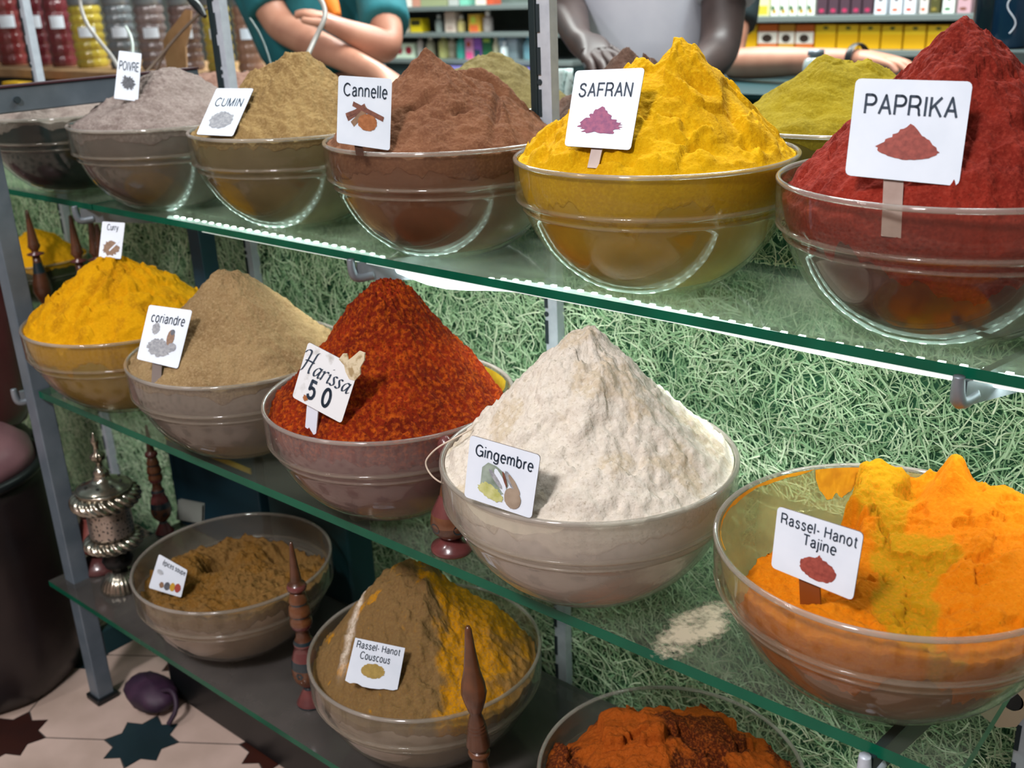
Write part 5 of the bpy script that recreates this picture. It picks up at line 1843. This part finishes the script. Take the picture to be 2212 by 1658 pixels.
for k, (a, c, col, s1, s2, cn) in enumerate(((1886, 1914, 'dde2ea', 'c8452a', '5a5a60', 'white box with red mark after the plum boxes'), (1920, 1948, 'dde2ea', 'c8653a', '5a5a60', 'white box with orange mark, second after the plum boxes'), (1950, 1978, 'dfe4ea', 'c8452a', '6a3a40', 'white box with red mark, third after the plum boxes'),
                                           (1984, 2005, 'dcd6d0', 'c05a30', '5a5a60', 'narrow white box beside the olive one'), (2006, 2030, '4c4a24', '8a7a30', '6a6a40', 'dark olive box on the top shop shelf'), (2033, 2062, 'e4ece4', '3f7a4a', '2f5a3a', 'white box with a green leaf on the top shop shelf'),
                                           (2065, 2098, 'c09aa2', '7a4a3a', '8a6a5a', 'dusty pink box on the top shop shelf'), (2110, 2130, 'd8d6d6', '7a5a50', '40384a', 'white and dark box at the right end of the top shop shelf'))):
    pbox(a, c, 56, zr[0], ys, col, cn, bands=((.15, .7, .1, .22, s1), (.3, .7, .45, .7, s2)))
# left unit: bottom tier, middle tier, top tier
T3, T2, T1 = zl[2], zl[1], zl[0]
pbox(836, 852, 20, T3, ys, 'c8d6cc', 'small pale box left of the two-spot box')
pbox(853, 895, 30, T3, ys, 'cfe0c8', 'white green box with two red spots on the low shop shelf', bands=((.08, .42, .25, .8, '9c2c3c'), (.58, .92, .25, .8, '9c2c3c')))
pbottle(905, 16, 50, T3, ys, 'b9b4ae', '5a2a4a', 'small bottle with a purple cap on the low shop shelf')
pbottle(925, 22, 48, T3, ys, 'a9a890', 'c8cac0', 'grey green bottle on the low shop shelf')
pbottle(952, 25, 53, T3, ys, 'c2c07c', 'd8d060', 'yellow green bottle with a yellow cap on the low shop shelf')
pbottle(972, 22, 50, T3, ys + .03, 'd8cdb4', 'd4dcd0', 'cream bottle beside the teal bottle on the low shop shelf')
pbottle(991, 25, 52, T3, ys, '46b0a0', '5ab8a8', 'teal bottle on the low shop shelf')
pbox(1005, 1024, 48, T3, ys, 'cf8fae', 'pink printed box beside the purple box', bands=((.1, .9, .0, .3, 'e05a90'), (.2, .7, .5, .75, 'b0503a')))
pbox(1024, 1041, 48, T3, ys, '8a5aa8', 'purple box on the low shop shelf', bands=((.0, .9, .0, .4, '2f4a5a'),))
pbox(1042, 1063, 47, T3, ys, '2f6a46', 'dark green box on the low shop shelf', bands=((.15, .85, .75, .9, '9ab848'),))
pbottle(1068, 14, 48, T3, ys, 'c9c6a2', 'd0d0b0', 'thin cream bottle between green and white boxes')
pbox(1076, 1094, 44, T3, ys + .03, '9cc6dc', 'tall pale blue box on the low shop shelf', bands=((.0, .5, .4, .9, 'c4dce8'),))
pbox(1094, 1118, 43, T3, ys + .03, 'b8ccd4', 'tall blue grey box on the low shop shelf')
pbottle(1085, 18, 38, T3, ys - .015, 'd9e8e8', 'e4f0f0', 'white bottle in front of the tall blue boxes')
pbottle(1136, 28, 53, T3, ys, '7fb2c0', '2fa8c8', 'blue bottle with a cyan cap beside the upright rail', cap_h=.18)
pbox(800, 822, 40, T2, ys, 'bcd2dc', 'pale blue and white box beside the teal shirt', bands=((.3, .7, .3, .8, '8a6a5a'),))
pbottle(836, 16, 42, T2, ys, 'd6ceb0', '5a2a2a', 'cream bottle with a dark cap on the middle shop shelf')
pbottle(854, 15, 40, T2, ys, '9cc2cc', 'a8ccd4', 'light blue bottle on the middle shop shelf')
pbottle(873, 22, 41, T2, ys, 'd0c4ae', '6a4038', 'cream bottle with a brown cap on the middle shop shelf')
pbox(886, 912, 28, T2, ys, 'd0b91c', 'yellow and black packet on the middle shop shelf', bands=((.1, .9, .5, .9, '3a3a1a'),))
pbottle(944, 18, 36, T2, ys, '8a9490', 'c8d0d0', 'grey bottle with a white cap on the middle shop shelf')
pbox(961, 984, 42, T2, ys, 'cdbdb0', 'beige box on the middle shop shelf', bands=((.2, .8, .1, .3, 'b09a90'),))
pbottle(992, 18, 34, T2, ys, 'c8b878', 'd8d4c8', 'amber bottle with a white cap on the middle shop shelf')
pbox(1012, 1037, 36, T2, ys, 'c8a03c', 'orange yellow box on the middle shop shelf', bands=((.1, .9, .0, .4, 'd06838'), (.2, .7, .5, .9, 'b8c84a')))
pbottle(1048, 22, 46, T2, ys, 'a09894', 'e4e4e0', 'grey bottle with a white cap beside the orange box', cap_h=.3)
for k, (a, c, col, cn) in enumerate(((770, 818, 'c0d8cc', 'mint'), (818, 868, 'd4dcd2', 'white'), (870, 888, 'e6e6dc', 'bright white'), (890, 908, 'c8907c', 'salmon'), (908, 966, '9aa27c', 'sage green'), (968, 990, 'b8bcb8', 'grey'), (992, 1010, '7fc8b0', 'turquoise'), (1026, 1050, 'dcd6c8', 'ivory'), (1050, 1066, 'c8583a', 'red orange'))):
    pbox(a, c, 60, T1, ys, col, cn + ' box on the highest shop shelf above the cinnamon mound')
q0, q1 = pos(962, T3 - .07, YS - .06)[0], pos(1160, T3 - .07, YS - .06)[0]
b = MB(); b.box((q0, YS - .07, 0.0), (q1, YS - .025, T3 - .03), 0, bev=.004)
tag(b.build('purple_carton', mat('violet_print', '6a62a8', .5, 0, '7f7cc0', 12)), 'violet blue carton standing below the low shop shelf', 'box')

# dark blue bottles at the right
q = at_y(2176, 85, 2.4)
for k, (px_, hh, rr, cn) in enumerate(((2178, .26, .038, 'tall dark blue bottle with a pale squiggle behind the paprika mound'), (2130, .24, .030, 'narrow dark bottle left of the tall dark blue bottle'))):
    q = at_y(px_, 90, 2.4)
    ro = empty('blue_bottle', (q[0], 2.4, q[2] - .012), cn, 'bottle')
    lpart(ro, 'bottle_body', [(rr * .9, 0), (rr, .006), (rr, hh * .72), (rr * .9, hh * .80), (rr * .5, hh * .88)], mat('navy_glass', '12304a', .2, coat=.5) if k == 0 else mat('black_glass', '10202a', .25, coat=.5), seg=32)
    lpart(ro, 'cap', [(rr * .55, hh * .88), (rr * .55, hh), (.001, hh * 1.01)], M_black, seg=24)
    if k == 0:
        d = math.atan2(-2.4, -q[0])
        b = MB(); pts = []
        for t in np.linspace(0, 1, 14):
            a = d + .25 * math.sin(t * 6)
            pts.append((rr * 1.02 * math.cos(a), rr * 1.02 * math.sin(a), .03 + .07 * t))
        b.tube(pts, .0016, 6); b.build('printed_squiggle', M_card, ro, shift=False)
    zb_ = q[2] - .012
b = MB(); b.box((at_y(2090, 90, 2.4)[0], 2.33, 0), (.9, 2.62, zb_ - .0005), 0, bev=.004)
tag(b.build('side_counter', mat('side_counter_grey', '3c4a4a', .5)), 'dark counter carrying the blue bottles behind the paprika mound', 'counter')

# ------------------------------------------------------------------ people behind the counter
def skin_body(name, nodes, edges, root_key, m_, parent=None, sub=2):
    keys = list(nodes)
    idx = {k: i for i, k in enumerate(keys)}
    me = bpy.data.meshes.new(name)
    me.from_pydata([tuple(nodes[k][0]) for k in keys], [(idx[a], idx[b_]) for a, b_ in edges], [])
    o = bpy.data.objects.new(name, me)
    COL.objects.link(o)
    me.materials.append(m_)
    md = o.modifiers.new('Skin', 'SKIN')
    md.use_smooth_shade = True
    sv = me.skin_vertices[0].data
    for k in keys:
        r_ = nodes[k][1]
        sv[idx[k]].radius = r_ if isinstance(r_, tuple) else (r_, r_)
        sv[idx[k]].use_root = (k == root_key)
    ss = o.modifiers.new('Sub', 'SUBSURF')
    ss.levels = sub
    ss.render_levels = sub
    if parent is not None:
        o.parent = parent
    return o


def person(label, base, face, A, B, shirt, skin, fingersA=None, fingersB=None, height=1.74, sleeve=.55, hair=True, fat=1.0):
    """base: (x, y) of the feet; face: unit vector the chest looks along; A, B: elbow, wrist, knuckle points of the arms on picture left and right."""
    bx, by = base
    fx = Vector((face[0], face[1], 0)).normalized()
    lx = Vector((-fx.y, fx.x, 0))          # the person's left
    s = height / 1.74
    o_ = Vector((bx, by, 0))
    V_ = lambda l, f_, z: tuple(o_ + lx * l + fx * f_ + Vector((0, 0, z * s)))
    N = {'pelvis': (V_(0, 0, .96), (.165 * fat, .12 * fat)), 'waist': (V_(0, 0, 1.10), (.15 * fat, .11 * fat)), 'chest': (V_(0, .0, 1.30), (.17 * fat, .12 * fat)), 'neck0': (V_(0, 0, 1.45), .075), 'neck1': (V_(0, .01, 1.52), .056),
         'head0': (V_(0, .03, 1.59), (.074, .085)), 'head1': (V_(0, .025, 1.66), (.078, .095)), 'head2': (V_(0, .015, 1.73), (.06, .07)), 'nose': (V_(0, .118, 1.62), .014)}
    E = [('pelvis', 'waist'), ('waist', 'chest'), ('chest', 'neck0'), ('neck0', 'neck1'), ('neck1', 'head0'), ('head0', 'head1'), ('head1', 'head2'), ('head0', 'nose')]
    for sd, nm_ in ((-1, 'r'), (1, 'l')):
        N['hip' + nm_] = (V_(sd * .09, 0, .90), .095); N['knee' + nm_] = (V_(sd * .10, .02, .50), .06); N['ank' + nm_] = (V_(sd * .10, -.01, .09), .042); N['toe' + nm_] = (V_(sd * .11, .15, .035), .034)
        E += [('pelvis', 'hip' + nm_), ('hip' + nm_, 'knee' + nm_), ('knee' + nm_, 'ank' + nm_), ('ank' + nm_, 'toe' + nm_)]
    # arm on picture left is the side whose shoulder projects further left
    for arm, pts in (('a', A), ('b', B)):
        el, wr, kn = [Vector(p_) for p_ in pts[:3]]
        cand = [(sd, Vector(V_(sd * .19, 0, 1.40))) for sd in (-1, 1)]
        sd, sh = min(cand, key=lambda q: float((RM @ (np.array(q[1]) - EYE))[0]) * (1 if arm == 'a' else -1))
        N['sh' + arm] = (tuple(sh), .068)
        N['up' + arm] = (tuple(sh.lerp(el, .5)), .055)
        N['el' + arm] = (tuple(el), .046)
        N['fo' + arm] = (tuple(el.lerp(wr, .3)), .046)
        N['wr' + arm] = (tuple(wr), (.030, .026))
        N['pa' + arm] = (tuple(wr.lerp(kn, .6)), (.040, .020))
        E += [('chest', 'sh' + arm), ('sh' + arm, 'up' + arm), ('up' + arm, 'el' + arm), ('el' + arm, 'fo' + arm), ('fo' + arm, 'wr' + arm), ('wr' + arm, 'pa' + arm)]
        d = (kn - wr).normalized()
        side = d.cross(Vector((0, 0, 1)))
        side = side.normalized() if side.length > .1 else Vector((1, 0, 0))
        if len(pts) > 3: side = Vector(pts[3]).normalized()
        drop = d.cross(side).normalized()
        if drop.z > 0: drop = -drop
        for k, (off, ln) in enumerate(((-.030, .068), (-.010, .078), (.010, .073), (.029, .058))):
            b0 = kn + side * off - d * abs(off) * .25
            N['f%d0%s' % (k, arm)] = (tuple(b0), .0105)
            N['f%d1%s' % (k, arm)] = (tuple(b0 + d * ln * .5 + drop * .006), .0092)
            N['f%d2%s' % (k, arm)] = (tuple(b0 + d * ln * .85 + drop * .024), .0075)
            E += [('pa' + arm, 'f%d0%s' % (k, arm)), ('f%d0%s' % (k, arm), 'f%d1%s' % (k, arm)), ('f%d1%s' % (k, arm), 'f%d2%s' % (k, arm))]
        t0 = wr.lerp(kn, .45) - side * .036
        N['t0' + arm] = (tuple(t0), .012); N['t1' + arm] = (tuple(t0 + d * .03 - side * .018 + drop * .008), .010); N['t2' + arm] = (tuple(t0 + d * .055 - side * .022 + drop * .014), .008)
        E += [('pa' + arm, 't0' + arm), ('t0' + arm, 't1' + arm), ('t1' + arm, 't2' + arm)]
    wide = {k: N[k][1] for k in ('pelvis', 'waist', 'chest')}
    NB = dict(N)
    for k in wide:      # the trunk under the clothes is a little slimmer than the clothes
        NB[k] = (N[k][0], tuple(x * .76 for x in wide[k]))
    for k in ('sha', 'shb'):
        NB[k] = (N[k][0], N[k][1] * .70)
    body = skin_body('person', NB, E, 'pelvis', skin)
    tag(body, label, 'person')
    # shirt over the torso and upper arms
    g = .016
    S = {k: (N[k][0], tuple(x + g for x in N[k][1]) if isinstance(N[k][1], tuple) else N[k][1] + g) for k in ('pelvis', 'waist', 'chest', 'neck0', 'sha', 'shb', 'upa', 'upb')}
    S['neck0'] = (V_(0, 0, 1.43), .085)
    SE = [('pelvis', 'waist'), ('waist', 'chest'), ('chest', 'neck0')]
    for arm, pts in (('a', A), ('b', B)):
        el, u_ = Vector(pts[0]), Vector(N['up' + arm][0])
        c = u_.lerp(el, sleeve)
        S['cuff' + arm] = (tuple(c), .072)
        S['cuff2' + arm] = (tuple(u_.lerp(el, sleeve + .06)), .071)
        SE += [('chest', 'sh' + arm), ('sh' + arm, 'up' + arm), ('up' + arm, 'cuff' + arm), ('cuff' + arm, 'cuff2' + arm)]
    skin_body('shirt', S, SE, 'pelvis', shirt, body)
    Tn = {k: (N[k][0], tuple(x + .02 for x in N[k][1]) if isinstance(N[k][1], tuple) else N[k][1] + .022) for k in ('hipr', 'hipl', 'kneer', 'kneel', 'ankr', 'ankl')}
    Tn['pelvis'] = (V_(0, 0, .95), (.175 * fat, .13 * fat))
    skin_body('trousers', Tn, [('pelvis', 'hipr'), ('pelvis', 'hipl'), ('hipr', 'kneer'), ('hipl', 'kneel'), ('kneer', 'ankr'), ('kneel', 'ankl')], 'pelvis', M_trousers, body)
    if hair:
        hb = MB()
        v, f = [], []
        for i in range(9):
            for k in range(20):
                la, lo_ = math.pi * .52 * i / 8, 2 * math.pi * k / 20
                v.append(V_(.092 * math.sin(la) * math.cos(lo_), -.012 + .108 * math.sin(la) * math.sin(lo_), 1.675 + .105 * math.cos(la) / s))
        for i in range(8):
            for k in range(20):
                f.append((i * 20 + k, (i + 1) * 20 + k, (i + 1) * 20 + (k + 1) % 20, i * 20 + (k + 1) % 20))
        hb.add(v, f, 0, True)
        hb.build('hair', M_hair, body)
    return body


ay = lambda x, y, d: tuple(at_y(x, y, d))
# person in a teal shirt with crossed arms
c1 = at_y(668, 60, 2.08)
person('person in a teal T-shirt with bare forearms crossed behind the cumin mound', (c1[0], c1[1]), (-c1[0] * .9 + .1, -c1[1]), (ay(604, 58, 1.93), ay(800, 152, 1.84), ay(868, 205, 1.80)), (ay(842, 108, 1.97), ay(742, 62, 1.86), ay(690, 34, 1.84)), M_teal, M_skinA, sleeve=.62, fat=1.10)
# person in a white T-shirt leaning over the counter
c2 = at_y(1388, 60, 2.12)
person('person with dark skin in a white T-shirt reaching down behind the saffron mound', (c2[0], c2[1]), (-c2[0], -c2[1]), (ay(1222, 10, 2.0), ay(1252, 92, 1.80), ay(1300, 124, 1.72)), (ay(1556, 112, 2.08), ay(1470, 190, 1.85), ay(1430, 220, 1.78)), M_whitecotton, M_skinB, sleeve=.38, fat=1.0)
# third person behind, resting an arm with a watch
c3 = at_y(1478, 60, 2.98)
pr = person('person behind the white shirt resting a forearm with a black watch', (c3[0], c3[1]), (-c3[0] * .4, -c3[1]), (ay(1420, 80, 2.92), ay(1450, 104, 2.78), ay(1472, 106, 2.72)), (ay(1572, 138, 2.72), ay(1862, 128, 2.60), ay(1925, 132, 2.58)), M_trousers, M_skinA, sleeve=.5)
w0 = Vector(ay(1862, 128, 2.60)); w1 = Vector(ay(1572, 138, 2.72))
b = MB(); ax = (w1 - w0).normalized()
b.lathe([(.037, -.010), (.039, -.006), (.039, .006), (.037, .010)], tuple(w0 + ax * .014), 24, axis=tuple(ax), cap=False)
b.build('watch', M_black, pr)
# ledge under that forearm
zle = min(w0.z, w1.z) - .055
b = MB(); b.box((w1.x - .5, 2.42, 0), (w0.x + .14, 2.70, zle)); b.box((w1.x - .52, 2.40, zle), (w0.x + .15, 2.76, zle + .012))
tag(b.build('shop_counter', mat('teal_counter', '0f3a3e', .5)), 'dark teal counter behind the saffron and olive mounds', 'counter')
q = at_y(1660, 175, 2.3)
b = MB(); b.lathe([(.03, 0), (.03, .06), (.026, .075), (.012, .085)], (0, 0, 0), 24)
ro = empty('glass_jar', (q[0] + .02, 2.50, zle + .012), 'small clear jar on the teal counter beside the olive mound', 'jar'); b.build('jar_body', mat('cloudy_jar', '9aa6a4', .2, coat=.5), ro, shift=False)
b = MB(); b.lathe([(.020, .085), (.020, .098), (.001, .099)], (0, 0, 0), 20); b.build('lid', M_steel, ro, shift=False)
# white cloth hanging from the dark hand
q = at_y(1216, 185, 1.62)
b = MB(); v = []
for i in range(7):
    for j in range(7):
        px_, py_ = 1196 + 42 * (i / 6) * (1 - .5 * j / 6) + 6 * j / 6 * 3, 148 + 66 * j / 6
        v.append(tuple(at_y(px_, py_, 1.62 + .012 * math.sin(i * 1.7 + j))))
f = [(i * 7 + j, (i + 1) * 7 + j, (i + 1) * 7 + j + 1, i * 7 + j + 1) for i in range(6) for j in range(6)]
b.add(v, f, 0, True)
o = b.build('white_cloth', mat('white_napkin', 'c8dcd8', .8, 0, 'b4c8c6', 14)); o.modifiers.new('Solid', 'SOLIDIFY').thickness = .003
tag(o, 'crumpled white cloth hanging below the dark hand behind the upright rail', 'cloth')
# orange cloth behind the crossed arms
q = at_y(716, 14, 1.99)
b = MB(); b.tube([ay(700, -30, 1.975), ay(714, 8, 1.955), ay(728, 34, 1.945)], [.02, .024, .012], 10)
tag(b.build('orange_cloth', mat('orange_cloth', 'e07a1a', .8)), 'small piece of orange cloth above the crossed arms', 'cloth')

# ------------------------------------------------------------------ cables, twig and paper bag at upper left
b = MB(); b.tube([ay(176, -60, 1.30), ay(170, 0, 1.30), ay(185, 50, 1.28), ay(215, 90, 1.26), ay(245, 125, 1.22), ay(262, 160, 1.18), (ay(268, 175, 1.17)[0], 1.17, ZU + .03), (ay(290, 175, 1.18)[0], 1.18, ZU + .0042)], .0042, 10)
tag(b.build('cable', mat('grey_cable', '9a9690', .4)), 'grey cable curving down behind the pepper card', 'cable')
b = MB(); b.tube([ay(272, 58, 1.26), ay(284, 80, 1.24), ay(288, 110, 1.22), ay(280, 150, 1.20), (ay(284, 165, 1.20)[0], 1.20, ZU + .02), (ay(300, 165, 1.21)[0], 1.21, ZU + .003)], .0030, 8)
tag(b.build('cable', mat('pale_cable', 'b8c4bc', .4)), 'short pale cable end above the pepper card', 'cable')
b = MB(); b.tube([ay(660, -30, 1.40), ay(692, -5, 1.40), ay(704, 25, 1.38), ay(698, 50, 1.36), ay(680, 85, 1.34), ay(664, 120, 1.30), ay(650, 150, 1.28), (ay(645, 165, 1.27)[0], 1.27, ZU + .03), (ay(630, 170, 1.27)[0], 1.27, ZU + .0048)], .0048, 10)
tag(b.build('cable', mat('grey_cable', '9a9690', .4)), 'grey cable looping down behind the cumin peak', 'cable')
b = MB(); b.tube([ay(540, 40, 1.42), ay(560, 70, 1.40), ay(575, 105, 1.38), ay(588, 150, 1.35), (ay(640, 165, 1.36)[0], 1.36, ZU + .05), (ay(690, 170, 1.36)[0], 1.36, ZU + .0022)], .0022, 8)
tag(b.build('cable', mat('dark_cable', '4c5a58', .4)), 'thin dark cable crossing the teal shirt', 'cable')
b = MB(); b.tube([ay(470, 8, 1.28), ay(450, 14, 1.26), ay(425, 35, 1.24), ay(385, 75, 1.22), ay(340, 130, 1.18), ay(305, 168, 1.14)], .0030, 8)
b.tube([ay(365, 98, 1.205), ay(350, 125, 1.20), ay(338, 152, 1.19)], .003, 8)
tag(b.build('twig', mat('twig_bark', '6a5a4c', .7)), 'bent grey brown twig rising right of the pepper card', 'twig')
b = MB(); b.tube([ay(408, -4, 1.25), ay(428, 14, 1.245), ay(443, 36, 1.24)], [.006, .010, .004], 10)
tag(b.build('pen', M_black), 'black pen-like clip hanging above the paper bag', 'pen')
out = [(400, 20), (412, 22), (410, 60), (400, 100), (385, 140), (358, 142), (352, 90), (360, 72), (380, 48)]
v = [ay(x_, y_, 1.36) for x_, y_ in out] + [ay(x_ + 4, y_ + 1, 1.39) for x_, y_ in out]
v = [(p_[0], p_[1], ZU + .0005) if i % len(out) in (4, 5) else p_ for i, p_ in enumerate(v)]
k = len(out)
b = MB(); b.add(v, [tuple(range(k)), tuple(reversed(range(k, 2 * k)))] + [(i, (i + 1) % k, (i + 1) % k + k, i + k) for i in range(k)])
tag(b.build('paper_bag', mat('kraft_paper', 'a07850', .75, 0, '8c6640', 30)), 'folded brown paper bag standing behind the pepper mound', 'bag')
